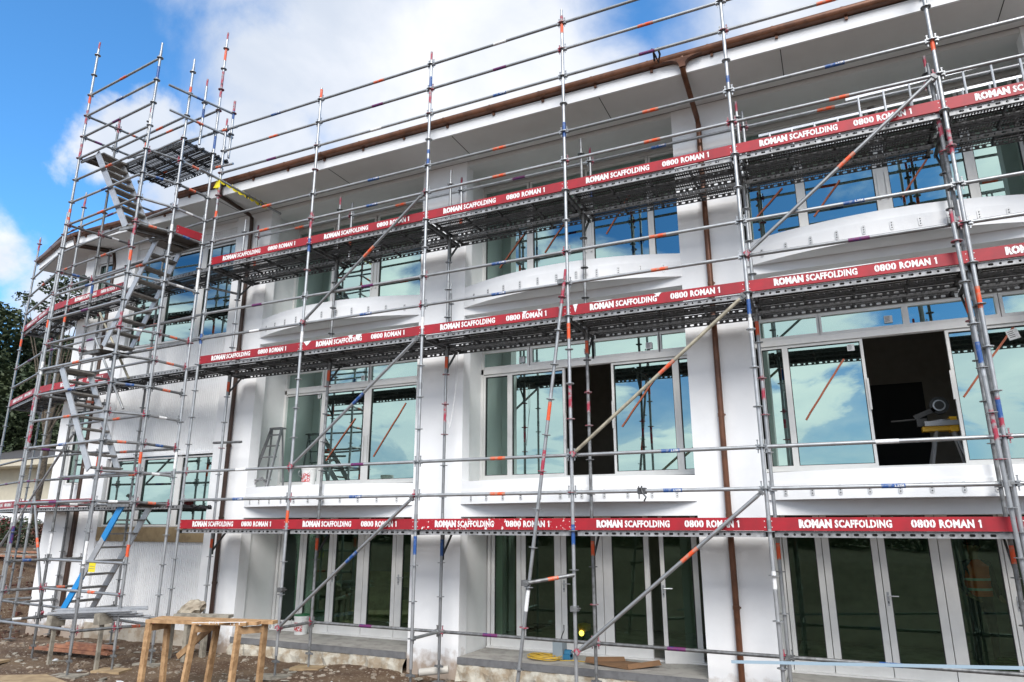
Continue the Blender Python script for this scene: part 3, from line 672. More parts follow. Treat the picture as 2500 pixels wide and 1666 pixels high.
for k in range(-1, 6):
    x = k * BW
    standard((x, 0, -1.90), (x, 0, 8.26 if k != 3 else 8.3), f'tall galvanised front row post {PN[k]}', 'front row of scaffold posts', first=.40, bands=sb[k], spray=sp[k])
    standard((x + .015, .75, -1.90), (x + .015, .75, 6.28), f'back row post near the wall, {PN[k]}', 'back row of scaffold posts', first=.40, mt='galvanised' if k % 2 else 'galvanised_dull',
             bands=[(1.55, .2, 'sticker_orange'), (4.5, .2, 'sticker_orange')] if k != 1 else [(1.5, .25, 'sticker_blue'), (4.5, .2, 'sticker_orange')], spray=(3.6,) if k in (1, 2, 3) else ())
    standard((x + .07, 1.05, 5.02), (x + .07, 1.05, 6.27), f'short rail post inside the top deck, {PN[k]}', 'short inner rail posts', first=.48, base=False, bands=[(.28, .16, 'sticker_orange' if k != 2 else 'sticker_blue')] if k != 3 else [])
LV = {8.0: 'topmost rail against the sky', 7.5: 'second rail from the top', 7.0: 'third rail from the top', 6.0: 'upper guard rail of the top deck', 5.5: 'lower guard rail of the top deck',
      4.0: 'upper guard rail of the middle deck', 3.5: 'lower guard rail of the middle deck', 1.0: 'upper guard rail of the lowest deck', .5: 'lower guard rail of the lowest deck'}
ST = {8.0: ['blue', 'orange', 'white', None, 'orange', None], 7.5: ['orange', 'purple', 'purple', 'orange', 'white', None], 7.0: ['purple', 'white', 'blue', 'purple', 'orange', None], 6.0: ['orange', 'blue', 'orange', 'orange', 'blue', 'orange'],
      5.5: ['orange', 'blue', 'orange', 'orange', 'orange', None], 4.0: ['purple', 'purple', 'blue', 'orange', 'blue', None], 3.5: ['white', 'blue', 'blue', 'orange', 'purple', 'blue'], 1.0: ['white', 'purple', 'orange', 'blue', 'white', 'blue'], .5: ['blue', 'blue', 'orange', 'blue', 'blue', 'orange']}
for z, lv in LV.items():
    for k in range(-1, 5):
        if k == -1 and z in (): continue
        s = ST[z][k + 1]
        ledger((k * BW, 0, z), ((k + 1) * BW, 0, z), f'{lv}, {BN[k]}', stick=(.5, s) if s else None)
for k in range(-1, 5):
    ledger((k * BW + .07, 1.05, 6.0), ((k + 1) * BW + .07, 1.05, 6.0), f'inner guard rail of the top deck, {BN[k]}', stick=(.42, ['orange', 'orange', 'purple', 'blue', 'orange', None][k + 1]) if k < 4 else None)
    if k >= 0: ledger((k * BW + .015, .75, -1.5), ((k + 1) * BW + .015, .75, -1.5), f'ankle high tube along the back posts, {BN[k]}', stick=(.4 if k != 1 else .3, ['purple', 'purple', 'purple', 'blue', None][k]) if k < 4 else None, mt='galvanised_dull')
for k in range(0, 5):
    ledger((k * BW, 0, -1.5), (k * BW + .015, .75, -1.5), f'short low cross tube at the post {PN[k]}', 'short low cross tubes', stick=None, mt='galvanised_dull' if k != 1 else 'galvanised')
# ---- decks
def side_rail_mesh(L):
    m = MB(); z0, z1, y = -.068, -.004, 0.0; x = .10; a, b = -.050, -.022
    m.quad((0, y, z0), (L, y, z0), (L, y, a), (0, y, a)); m.quad((0, y, b), (L, y, b), (L, y, z1), (0, y, z1)); m.quad((0, y, z0), (0, y + .02, z0), (L, y + .02, z0), (L, y, z0))
    pos = 0.0; i = 0
    while x < L - .12:
        w = .055 if i % 2 == 0 else .028
        m.quad((pos, y, a), (x, y, a), (x, y, b), (pos, y, b))
        c = .008                                   # clipped corners of each slot
        m.add([(x, y, a), (x + c, y, a), (x, y, a + c)], [(0, 1, 2)]); m.add([(x, y, b), (x, y, b - c), (x + c, y, b)], [(0, 1, 2)]); m.add([(x + w, y, a), (x + w, y, a + c), (x + w - c, y, a)], [(0, 1, 2)]); m.add([(x + w, y, b), (x + w - c, y, b), (x + w, y, b - c)], [(0, 1, 2)])
        pos = x + w; x = pos + .052; i += 1
    m.quad((pos, y, a), (L, y, a), (L, y, b), (pos, y, b)); return m
PLK = {}
def plank(p0, L, ang, label, group, w=.32, front='deck_side', name='scaffold_plank', solid=False):
    key = (round(L, 2), w, front, solid)
    if key not in PLK:
        top = MB(); top.quad((0, 0, 0), (L, 0, 0), (L, w, 0), (0, w, 0)); bars = MB()
        for x in (.03, L * .25, L * .5, L * .75, L - .05): bars.box(x, x + .022, .003, w - .003, -.05, -.004)
        bars.box(.03, L - .03, w * .35, w * .35 + .008, -.03, -.003); bars.box(.03, L - .03, w * .66, w * .66 + .008, -.03, -.003)
        hooks = bars
        for x, s in ((-.03, 1), (L + .03, -1)):
            for y in (.06, w - .06): hooks.box(min(x, x + s * .05), max(x, x + s * .05), y - .018, y + .018, -.03, .012)
        PLK[key] = (top.mesh('walking_surface', 'plywood_dark' if solid else 'perforated_steel'), side_rail_mesh(L).mesh('side_rail', front), side_rail_mesh(L).mesh('side_rail', 'dark_steel'), bars.mesh('underframe', 'dark_steel'))
    a, r1, r2, b = PLK[key]
    t = thing(name, p0, label, 'scaffold plank', group, (0, 0, ang))
    link('walking_surface', a, t); link('side_rail', r1, t); o = link('side_rail', r2, t, (L, w, 0)); o.rotation_euler.z = math.pi; link('underframe', b, t); return t
def toe_board(p0, p1, label, group='red lettered toe boards', mt='red_paint', text=True, h=.152):
    p0, p1 = Vector(p0), Vector(p1); L = (p1 - p0).length; m = MB(); m.box(0, L, 0, .030, 0, h)
    m.cur = 1
    for x in (.02, L - .03): 
        for z in (.04, .11): m.tube((x, -.004, z), (x, .001, z), .006, 6)
    F_ = lambda f: f * L
    if text:                                        # stencil bridges: the red board shows through the letters
        m.cur = 0
        for f0, f1, n in ((.13, .270, 5), (.288, .522, 11), (.600, .695, 4), (.712, .838, 5)):
            for k in range(n):
                x = F_(f0 + (f1 - f0) * (k + .47) / n); m.box(x, x + .0045, -.0045, .001, .034, .058); m.box(x, x + .0045, -.0045, .001, .101, .126)
    o = part('toe_board', m, [mt, 'lettering_white']); o.location = p0; o.rotation_euler.z = math.atan2(p1.y - p0.y, p1.x - p0.x); tag(o, label, 'toe board', group)
    if text:
        for txt, f0, f1, z0, z1, bo in (('ROMAN', .13, .274, .030, .130, .075), ('SCAFFOLDING', .286, .524, .034, .124, .046), ('0800', .600, .696, .034, .126, .046), ('ROMAN', .710, .842, .034, .124, .050)):
            place_text(o, txt, F_(f0), F_(f1), z0, z1, -.003, bold=bo)
        x = F_(.862); c = MB(); c.box(x, x + .016, -.003, .0005, .038, .120); c.quad((x - .014, -.003, .100), (x, -.003, .098), (x, -.003, .120), (x - .002, -.003, .119)); part('lettering', c, 'lettering_white', o, local=True)
    return o
def splash(board, spots, mt='sticker_white'):      # dried white render running down a board
    rr = random.Random(5)
    for x, w, d in spots:
        m = MB(); n = 9; top = [(x + w * (k / n - .5), -.005, .1525) for k in range(n + 1)]; bot = [(p[0] + rr.uniform(-.004, .004), -.005, .152 - d * (math.exp(-((k / n - .5) * 3.2) ** 2) * rr.uniform(.75, 1.1) + .05)) for k, p in enumerate(top)]
        m.add(top + bot, [(k, n + 1 + k, n + 2 + k, k + 1) for k in range(n)]); m.box(x - w / 2, x + w / 2, -.004, .03, .152, .156)
        part('render_splash', m, mt, board, local=True)
DK = {0.0: ('lowest deck', 'lowest'), 3.0: ('middle deck', 'middle'), 5.0: ('top deck', 'top')}
for z, (dn, ds) in DK.items():
    for k in range(-1, 5):
        x0 = k * BW + .05; L = BW - .10
        plank((x0, .040, z), L, 0, f'outer steel plank of the {dn}, {BN[k]}', 'steel planks of the three decks')
        plank((x0, .385, z), L, 0, f'inner steel plank of the {dn}, {BN[k]}', 'steel planks of the three decks', front='dark_steel')
        plank((x0, .80, z - .01), L, 0, f'wall side plank on brackets at the {dn}, {BN[k]}', 'steel planks of the three decks', w=.30, front='dark_steel')
        worn = (z, k) == (0.0, 1)
        tb = toe_board((k * BW + .012, .004, z + .008), ((k + 1) * BW - .02, .004, z + .008), f'red lettered toe board on the {dn}, {BN[k]}' + (', paint chipped' if worn else ''), mt='red_paint_worn' if worn else 'red_paint')
        if (z, k) == (3.0, 0): splash(tb, [(.12, .16, .08), (.60, .3, .012), (1.05, .10, .07), (1.22, .12, .10), (1.9, .9, .008)])
        if (z, k) == (3.0, 1): splash(tb, [(.9, .6, .008), (1.78, .08, .05), (2.02, .07, .03), (2.36, .07, .08)])
        if (z, k) == (3.0, 2): splash(tb, [(.10, .07, .12), (1.30, .10, .05), (.5, .3, .010)])
        if (z, k) == (3.0, 3): splash(tb, [(1.0, 1.5, .012)])
    for k in range(-1, 6):
        x = k * BW
        m = MB(); m.box(x - .02, x + .02, .03, .73, z - .075, z - .02); m.box(x - .012, x + .028, .74, 1.12, z - .08, z - .035)
        a = Vector((x + .01, .77, z - .42)); b = Vector((x + .01, 1.06, z - .08)); m2 = MB(); m2.beam(a, b, .022, .03); m2.box(x - .0, x + .035, .765, .80, z - .46, z - .08)
        t = thing('deck_bracket', (x, .75, z), f'dark transom and bracket under the {dn}, {PN[k]}', 'deck bracket', 'transoms and brackets under the decks')
        part('transom', m, 'dark_steel', t); part('bracket_strut', m2, 'dark_steel', t)
# ---- diagonal braces
def brace(p0, p1, label, mt='galvanised', st='orange', f=.5):
    p0, p1 = Vector(p0), Vector(p1); d = (p1 - p0); L = d.length; t = thing('diagonal_brace', p0, label, 'diagonal brace', 'diagonal braces of the front face', d.to_track_quat('X', 'Z').to_euler())
    m = MB(); m.tube((.07, 0, 0), (L - .07, 0, 0), R_T, 12); part('tube', m, mt, t, smooth=True, local=True)
    for x, s in ((0, 1), (L, -1)):
        m = MB(); m.box(min(x, x + s * .09), max(x, x + s * .09), -.006, .006, -.022, .022); m.box(min(x - s * .01, x + s * .03), max(x - s * .01, x + s * .03), -.02, .02, -.035, .045); part('brace_end', m, 'red_spray' if s > 0 else 'galvanised_dull', t, local=True)
    sleeve(t, L * f, .26, 'sticker_' + st, axis='X', nm='size_sticker'); return t
yb = -.055
brace((.03, yb, -1.5), (BW - .04, yb, .46), 'long diagonal brace before the leftmost doors with a blue sleeve', st='blue', f=.52)
brace((2 * BW + .03, yb, -1.5), (3 * BW - .04, yb, .46), 'long diagonal brace rising to the right before the middle doors, orange sleeve', f=.58)
brace((.03, yb, 1.0), (BW - .04, yb, 2.95), 'diagonal brace across the leftmost middle floor window, blue sleeve', st='blue', f=.5)
brace((2 * BW + .03, yb, 1.0), (3 * BW - .04, yb, 2.95), 'yellowed diagonal brace across the middle window with an orange sleeve', mt='old_tube', f=.52)
brace((.03, yb, 3.5), (BW - .04, yb, 5.46), 'diagonal brace between middle and top deck at the left, orange sleeve', f=.52)
brace((3 * BW + .03, yb, 3.5), (4 * BW - .04, yb, 5.46), 'diagonal brace between middle and top deck at the right, orange sleeve', f=.50)
# leaning raker and doubled posts
standard((4.27, -.32, -2.0), (4.975, -.10, 3.68), 'leaning raker post with a red tip before the middle windows', 'raker and doubled posts', first=.3, base=False, bands=[(3.5, .26, 'sticker_orange'), (1.0, .26, 'sticker_white')], spray=(2.75, 5.2))
ledger((4.42, -.33, -.66), (4.975, -.02, -.56), 'short tube with couplers tying the raker to the post', 'tie tubes with couplers', heads=False, mt='galvanised_dull', stick=(.45, 'orange'), name='tie_tube')
standard((9.90, -.10, -2.1), (9.79, -.11, 3.65), 'doubled post clamped beside the post at the right picture edge', 'raker and doubled posts', first=.35, base=False, bands=[(3.9, .24, 'sticker_blue')], spray=(3.05,))
standard((9.97, .12, -2.1), (9.86, .10, 5.75), 'third post standing just behind the right edge post', 'raker and doubled posts', first=.6, base=False, spray=(6.8,), mt='galvanised_dull')
standard((2.36 + .12, .88, 2.98), (2.36 + .12, .88, 4.15), 'short post standing on the middle deck by the wall', 'short inner rail posts', first=.8, base=False)
# ---- stair tower: individually measured posts
T1a, T1b = Vector((-5.30, -1.10, 0)), Vector((-5.38, -1.13, 0))
def TP(n, x, y, zb, zt, off, lab, mt='galvanised', dx=0, dy=0, **k):
    first = (math.ceil((zb + .25 - off) / .5) * .5 + off) - zb
    return standard((x + dx, y + dy, zb), (x, y, zt), lab, 'posts of the stair tower', first=first, mt=mt, **k)
TPOS = {'T1': (-5.36, -1.12), 'T2': (-2.95, -1.34), 'T3': (-2.72, -.76), 'T4': (-2.60, -.14), 'U': (-5.22, -.50), 'V': (-5.10, .10)}
TP('T1', *TPOS['T1'], -1.95, 10.28, -.05, 'tallest stair tower post, front left corner', bands=[(10.7, .2, 'sticker_orange'), (8.0, .25, 'sticker_orange'), (4.8, .25, 'sticker_white'), (1.7, .3, 'sticker_purple')], spray=(10.2, 3.5, 9.4))
TP('T2', *TPOS['T2'], -1.90, 9.30, -.04, 'stair tower post at the near front corner, red tip', bands=[(10.4, .26, 'sticker_blue'), (9.3, .2, 'sticker_white'), (6.6, .2, 'sticker_orange'), (1.3, .5, 'sticker_white')], spray=(5.3, 7.1))
TP('T3', *TPOS['T3'], -1.90, 9.25, -.05, 'stair tower post in the middle of its right side', bands=[(10.3, .2, 'sticker_orange'), (7.1, .4, 'sticker_white'), (3.0, .2, 'sticker_orange'), (1.45, .2, 'sticker_orange')])
TP('T4', *TPOS['T4'], -1.90, 10.30, -.10, 'stair tower post at the back right corner, highest by the roof', bands=[(11.5, .3, 'sticker_orange'), (9.4, .3, 'sticker_blue'), (6.3, .5, 'sticker_white'), (2.95, .3, 'sticker_white')], spray=(10.6, 10.9))
TP('U', *TPOS['U'], -1.95, 8.75, -.05, 'stair tower post in the middle of its left side', bands=[(6.6, .3, 'sticker_blue'), (1.5, .4, 'sticker_white')], spray=(10.3,), mt='galvanised_dull')
TP('V', *TPOS['V'], -1.95, 9.35, -.05, 'stair tower post at its back left corner', bands=[(10.2, .2, 'sticker_orange'), (3.1, .3, 'sticker_orange')], spray=(3.8,))
def P(n, z): return (TPOS[n][0], TPOS[n][1], z)
zn = {8.95: 'topmost', 8.45: 'second from the top', 7.95: 'third from the top', 7.45: 'at the highest stair head', 6.95: 'below the highest stair head', 6.45: 'halfway down the highest stair', 5.95: 'low on the highest stair', 5.45: 'at the top landing', 4.95: 'below the top landing', 4.45: 'level with the top deck edge',
      3.95: 'above the middle landing', 3.45: 'at the middle landing', 2.95: 'at the head of the second lowest stair', 2.45: 'below the middle deck', 1.95: 'well below the middle deck', 1.45: 'above the lower landing', .95: 'at the lower landing', .45: 'at the lowest stair head', -.05: 'level with the lowest deck', -.55: 'at chest height', -1.05: 'at knee height', -1.55: 'just above the ground'}
g = 'rails of the stair tower'
stx = ['orange', 'blue', 'purple', None, 'orange', 'blue']
for i, z in enumerate((8.95, 8.45, 7.95, 7.45, 6.95, 6.45, 5.95, 4.45, 3.95, 3.45, 2.95, 2.45, 1.95, 1.45, .45, -1.55)):
    s = stx[i % 6]; ledger(P('T1', z), P('T2', z + .01), f'front rail of the stair tower, {zn[z]}', g, stick=(.45, s) if s else None)
for i, z in enumerate((6.95, 6.45, 5.95, 5.45, 4.45, 3.45, 2.95, 2.45, 1.95, 1.45, .95, .45, -1.55)):
    ledger(P('T2', z), P('T3', z), f'near half of the right side rail, {zn[z]}', g, stick=(.35, ['blue', 'blue', 'orange', 'orange', 'orange', 'white'][i % 6]) if i % 2 else None, mt='galvanised' if i % 3 else 'galvanised_dull')
    ledger(P('T3', z), P('T4', z - .03), f'far half of the right side rail, {zn[z]}', g, stick=(.35, ['orange', 'orange', 'white', 'blue', 'white', 'orange'][i % 6]), mt='galvanised_dull' if i % 2 else 'galvanised')
for i, z in enumerate((8.45, 7.95, 5.95, 4.95, 3.45, 2.95, 2.45, 1.45, .45, -.55, -1.05, -1.55)):
    ledger(P('T1', z), P('U', z), f'near half of the left side rail, {zn[z]}', g, stick=(.35, ['blue', 'purple', 'white'][i % 3]) if i % 2 else None, mt='galvanised_dull')
    ledger(P('U', z), P('V', z), f'far half of the left side rail, {zn[z]}', g, stick=(.35, ['orange', 'orange', 'white'][i % 3]) if i % 2 == 0 else None, mt='galvanised_dull')
for i, z in enumerate((7.95, 7.45, 5.95, 4.95, 3.95, 2.95, 1.95, .95, -.55, -1.05)):
    ledger(P('U', z), P('T3', z), f'middle rail between the stair lanes, {zn[z]}', g, stick=(.6, 'orange') if i % 3 == 0 else None)
for i, z in enumerate((8.45, 7.95, 7.45, 5.45, 3.95, 3.45, 1.45, .45, -1.55)):
    ledger(P('V', z), P('T4', z - .04), f'back rail of the stair tower, {zn[z]}', g, stick=(.3, 'orange') if i % 2 == 0 else None, mt='galvanised_dull')
# extra posts and ties around the tower head
TP('X', -2.72, -.40, 7.5, 9.02, -.05, 'short post beside the tower head with loose tubes', base=False, bands=[(.6, .2, 'sticker_blue')])
TP('Y', -2.46, .12, 7.40, 8.60, -.05, 'short post right of the tower head against the cloud', base=False, bands=[(.9, .2, 'sticker_blue')], spray=(1.0,))
ledger((-2.76, -1.21, 8.38), (-2.46, .15, 8.44), 'upper loose cross tube at the tower head', 'loose cross tubes at the tower head', heads=False, stick=(.4, 'blue'))
ledger((-2.76, -1.12, 7.88), (-2.47, .18, 7.90), 'lower loose cross tube at the tower head', 'loose cross tubes at the tower head', heads=False, stick=(.4, 'orange'))
ledger((-2.95, -.03, 8.0), (-2.14, -.03, 7.96), 'short red marked stub tube at the tower head', 'loose cross tubes at the tower head', heads=False, stick=(.5, 'orange'))
ledger((-2.92, -.03, 7.16), (-2.13, -.03, 7.12), 'short stub tube just above the brown gutter', 'loose cross tubes at the tower head', heads=False, stick=(.4, 'orange'))
ledger((-4.9, -.4, 7.72), (-2.75, -.1, 7.92), 'long thin loose tube crossing the tower head', 'loose cross tubes at the tower head', heads=False)
# top landing deck of the tower and landings
for i, (y0, w) in enumerate(((-.56, .32), (-.22, .32), (.12, .32))):
    plank((-4.86 + i * .05, y0, 7.42), 2.15, math.radians(-5), ['front', 'middle', 'back'][i] + ' perforated plank of the highest platform', 'planks of the highest platform', w=w, front='dark_steel')
tb = [('landing_board', (-2.98, -1.28), (-2.75, -.70), 5.44, -.42, 'landing at the foot of the highest stair, near half'), ('landing_board', (-2.75, -.68), (-2.62, -.12), 5.44, -.62, 'landing beside the small red toe board, far half'),
      ('landing_board', (-5.3, -.48), (-5.15, .06), 3.42, .62, 'middle landing at the left end of the tower'), ('landing_board', (-5.34, -1.08), (-5.2, -.52), 2.93, .60, 'landing board at the head of the second lowest stair'), ('landing_board', (-5.34, -1.08), (-5.2, -.52), 7.42, .60, 'landing board at the head of the highest stair'), ('landing_board', (-2.9, -.72), (-2.75, -.15), .44, -.5, 'landing at the head of the lowest stair')]
for nm, a, b, z, w, lb in tb:
    t = thing(nm, (a[0], a[1], z), 'dark plywood ' + lb, 'landing', 'landings of the stair tower')
    m = MB(); m.add([(a[0], a[1], z - .012), (a[0] + w, a[1] - .03, z - .012), (b[0] + w, b[1] - .03, z - .012), (b[0], b[1], z - .012)] + [(a[0], a[1], z + .012), (a[0] + w, a[1] - .03, z + .012), (b[0] + w, b[1] - .03, z + .012), (b[0], b[1], z + .012)],
                    [(0, 3, 2, 1), (4, 5, 6, 7), (0, 1, 5, 4), (1, 2, 6, 5), (2, 3, 7, 6), (3, 0, 4, 7)]); part('board', m, 'plywood_dark', t)
    m = MB(); m.beam((a[0], a[1], z - .04), (a[0] + w, a[1] - .03, z - .04), .03, .05); m.beam((b[0], b[1], z - .04), (b[0] + w, b[1] - .03, z - .04), .03, .05); m.beam((a[0] + w / 2, a[1], z - .035), (b[0] + w / 2, b[1], z - .035), .04, .04); part('frame', m, 'galvanised_dull', t)
toe_board((-2.70, -.66, 5.47), (-2.60, -.14, 5.47), 'short plain red toe board on the tower landing', 'plain red toe boards', text=False, h=.16)
# ---- stair flights
def stairs(top, bot, ya, yb, label, film=None, n=8, tick=None):
    tx, tz = top; bx, bz = bot; t = thing('stair_flight', (bx, (ya + yb) / 2, bz), label, 'stair flight', 'aluminium stair flights of the tower')
    sk = .09                                          # the tower stands slightly skewed
    for y in (ya, yb):
        m = MB(); m.beam((tx, y - (tx + 4) * sk, tz), (bx, y - (bx + 4) * sk, bz), .022, .135); s = part('stringer', m, 'aluminium', t)
        if film and y == ya:
            for f0, f1 in film:
                k = MB(); A, Bq = Vector((tx, y - (tx + 4) * sk, tz)), Vector((bx, y - (bx + 4) * sk, bz)); k.beam(A.lerp(Bq, f0), A.lerp(Bq, f1), .026, .138); part('blue_film', k, 'blue_film', s)
    for i in range(n + 1):
        f = (i + .15) / (n + .3); x = tx + (bx - tx) * f; z = tz + (bz - tz) * f; m = MB()
        w = .10 if 0 < i < n else .16
        m.add([(x - w, ya + .012 - (x + 4) * sk, z - .012), (x + w, ya + .012 - (x + 4) * sk, z - .012), (x + w, yb - .012 - (x + 4) * sk, z - .012), (x - w, yb - .012 - (x + 4) * sk, z - .012),
               (x - w, ya + .012 - (x + 4) * sk, z + .016), (x + w, ya + .012 - (x + 4) * sk, z + .016), (x + w, yb - .012 - (x + 4) * sk, z + .016), (x - w, yb - .012 - (x + 4) * sk, z + .016)],
              [(0, 3, 2, 1), (4, 5, 6, 7), (0, 1, 5, 4), (1, 2, 6, 5), (2, 3, 7, 6), (3, 0, 4, 7)])
        part('tread', m, 'tread', t)
    return t
stairs((-4.76, 7.42), (-3.32, 5.46), -1.20, -.66, 'highest aluminium stair flight, descending to the right against the sky')
stairs((-3.22, 5.42), (-4.50, 3.46), -.60, -.04, 'second aluminium stair flight, descending to the left across the windows')
stairs((-4.72, 2.92), (-3.30, .99), -1.20, -.66, 'third aluminium stair flight, descending to the right over the cladding')
stairs((-3.12, .42), (-4.57, -1.52), -.60, -.04, 'lowest stair flight with bright blue film on its stringer', film=[(0, .30), (.62, 1.0)])
# ---- left scaffold along the end of the building
LP = [((-5.26, .22), 8.3, 'at the first corner left of the tower'), ((-7.61, .49), 7.9, 'left of the tower before the end wall'), ((-8.45, .62), 7.6, 'at the left corner of the building'), ((-10.9, 1.45), 7.7, 'at the far left end')]
for i, ((x, y), zt, nm) in enumerate(LP):
    standard((x, y, -1.9), (x, y, zt), f'outer far left scaffold post {nm}', 'posts of the far left scaffold', first=.4, bands=[(2.0, .2, 'sticker_white'), (6.5, .2, 'sticker_orange')], spray=(zt + 1.5,) if i % 2 else (4.5,))
    dx, dy = (.12, .73)
    standard((x + dx, y + dy, -1.9), (x + dx, y + dy, zt - 1.0 - .2 * i), f'inner far left scaffold post {nm}', 'posts of the far left scaffold', first=.4, mt='galvanised_dull')
SEG = [(0, 1, 'nearest the tower'), (1, 2, 'before the end wall'), (2, 3, 'at the far left end')]
for a, b, nm in SEG:
    (xa, ya), (xb, yb_) = LP[a][0], LP[b][0]
    for z, ln in ((7.0, 'topmost tube'), (6.5, 'second tube'), (6.0, 'upper top deck rail'), (5.5, 'lower top deck rail'), (4.0, 'upper middle deck rail'), (3.5, 'lower middle deck rail'), (1.5, 'upper low deck rail'), (1.0, 'lower low deck rail'), (-1.5, 'ankle high tube')):
        ledger((xb, yb_, z), (xa, ya, z), f'{ln} of the far left scaffold, {nm}', 'tubes of the far left scaffold', stick=(.5, ['orange', 'blue', 'purple'][int(z * 2) % 3]) if int(z * 2) % 2 == 0 else None, mt='galvanised' if z > 3 else 'galvanised_dull')
    for z, dn in ((5.0, 'top'), (3.0, 'middle'), (.42, 'low')):
        d = Vector((xa - xb, ya - yb_, 0)); L = d.length; an = math.atan2(d.y, d.x)
        if not (a == 0 and z == .42 and False):
            toe_board((xb + .02, yb_ - .0, z + .01), (xa - .02, ya - .0, z + .01), f'small lettered red toe board on the {dn} level, {nm}', 'red toe boards of the far left scaffold', text=L > 1.5)
        nrm_ = Vector((-d.y, d.x, 0)).normalized()
        for j, off in enumerate((.04, .38)):
            plank((xb + nrm_.x * off, yb_ + nrm_.y * off, z), L, an, f'{["outer", "inner"][j]} plank {dn} level of the far left scaffold, {nm}', 'planks of the far left scaffold', front='deck_side' if j == 0 else 'dark_steel')
for (x, y), zt, nm in LP:
    for z in (6.95, 4.95, 2.95, .37, -1.5):
        ledger((x, y, z), (x + .12, y + .73, z), f'short cross tube at {["ankle", "low deck", "middle deck", "top deck", "roof"][int((z > -1) + (z > 1) + (z > 4) + (z > 6))]} height {nm}', 'short cross tubes of the far left scaffold', heads=True, mt='galvanised_dull')
# planks and tubes linking tower and facade bay at its left side
for z, dn in ((5.0, 'top'), (3.0, 'middle'), (.42, 'low')):
    for j, off in enumerate((.20, .55)):
        plank((-5.15, off + .02, z), 2.60, math.radians(-3.5), f'{["outer", "inner"][j]} plank bridging between tower and wall at the {dn} level', 'planks bridging behind the stair tower', front='deck_side' if j == 0 else 'dark_steel')
for z in (6.0, 5.5, 4.0, 3.5, 1.0, -1.5):
    ledger((-5.26, .22, z), (-2.483, 0, z), f'tube behind the stair tower at {z + 2.2:.1f} metres above ground'.replace('.', ' point '), 'tubes behind the stair tower', stick=(.4, 'orange') if z > 0 else None)
ledger((-6.3, -.9, -1.55), (-5.36, -1.12, -1.5), 'short low tube running out of the picture at the left', 'tie tubes with couplers', heads=True)
brace((-5.2, -.45, -1.5), (-7.4, .35, .75), 'diagonal brace left of the lowest stair before the white pillar', st='orange', f=.5)
brace((-8.7, .5, -.6), (-6.0, .1, 1.9), 'rising brace at the far left before the neighbouring house', st='white', f=.3)

ledger((-5.85, .15, 4.5), (-4.61, .15, 2.95), 'upper of two loose slanting tubes behind the stair tower', 'loose slanting tubes behind the tower', heads=False, mt='old_tube')
ledger((-5.83, .12, 3.94), (-4.60, .12, 2.32), 'lower of two loose slanting tubes behind the stair tower', 'loose slanting tubes behind the tower', heads=False)
# ================================================================== GROUND
def gh(x, y):
    h = GZ
    n = noise.noise(Vector((x * .55, y * .55, 0))) * .10 + noise.noise(Vector((x * 2.1, y * 2.1, 3))) * .04 + noise.noise(Vector((x * 7, y * 7, 6))) * .015
    k = min(1, max(0, (-8.9 - x) / 1.5)) * min(1, max(0, (y + .5) / 2)); s = k * k * (3 - 2 * k)
    bank = s * (min(1.6, .22 * max(0, -8.9 - x) + .1 * y))
    back = min(1, max(0, (-9.8 - y) / 6)) * 1.0
    return h + n * (1 if y < 1.2 else 1) + bank + back - .02
m = MB(); xs = []; 
def axis(a, b, fine0, fine1, f, c):
    v = []; x = a
    while x < b: v.append(x); x += f if fine0 - 1e-6 <= x < fine1 else c
    v.append(b); return v
AX = [-400, -150, -80, -50, -38] + axis(-30, -11, 99, 99, 1, .6) + axis(-10.9, 13, -10.9, 13, .11, .11) + [15, 18, 24, 40, 80, 200, 500]
AY = [-500, -200, -90, -50, -34, -26] + axis(-22, -3.2, 99, 99, 1, .7) + axis(-3.0, 4.6, -3, 4.6, .11, .11) + [5, 6, 8, 10, 13, 17, 24, 40, 80, 200, 600]
vs = [(x, y, gh(x, y) if abs(x) < 60 and abs(y) < 60 else -1.6) for y in AY for x in AX]; nx = len(AX)
m.add(vs, [(j * nx + i, j * nx + i + 1, (j + 1) * nx + i + 1, (j + 1) * nx + i) for j in range(len(AY) - 1) for i in range(nx - 1)])
mat('dirt', (.078, .042, .022), .95, col2=(.13, .085, .05), scale=1.6, lo=.42, hi=.62, bump=.7, bscale=22)
gm = MATS['dirt'].node_tree; n_ = gm.nodes; tcg = n_.new('ShaderNodeTexCoord'); z1 = n_.new('ShaderNodeTexNoise'); z1.inputs['Scale'].default_value = 26; z1.inputs['Detail'].default_value = 4
gm.links.new(tcg.outputs['Object'], z1.inputs['Vector']); mr = n_.new('ShaderNodeMapRange'); mr.inputs[1].default_value = .60; mr.inputs[2].default_value = .66; gm.links.new(z1.outputs[0], mr.inputs[0])
mx = n_.new('ShaderNodeMix'); mx.data_type = 'RGBA'; src = n_['Principled BSDF'].inputs['Base Color'].links[0].from_socket; gm.links.new(src, mx.inputs[6]); mx.inputs[7].default_value = (.27, .22, .17, 1); gm.links.new(mr.outputs[0], mx.inputs[0]); gm.links.new(mx.outputs[2], n_['Principled BSDF'].inputs['Base Color'])
ground = struct('ground', m, 'dirt', smooth=True)
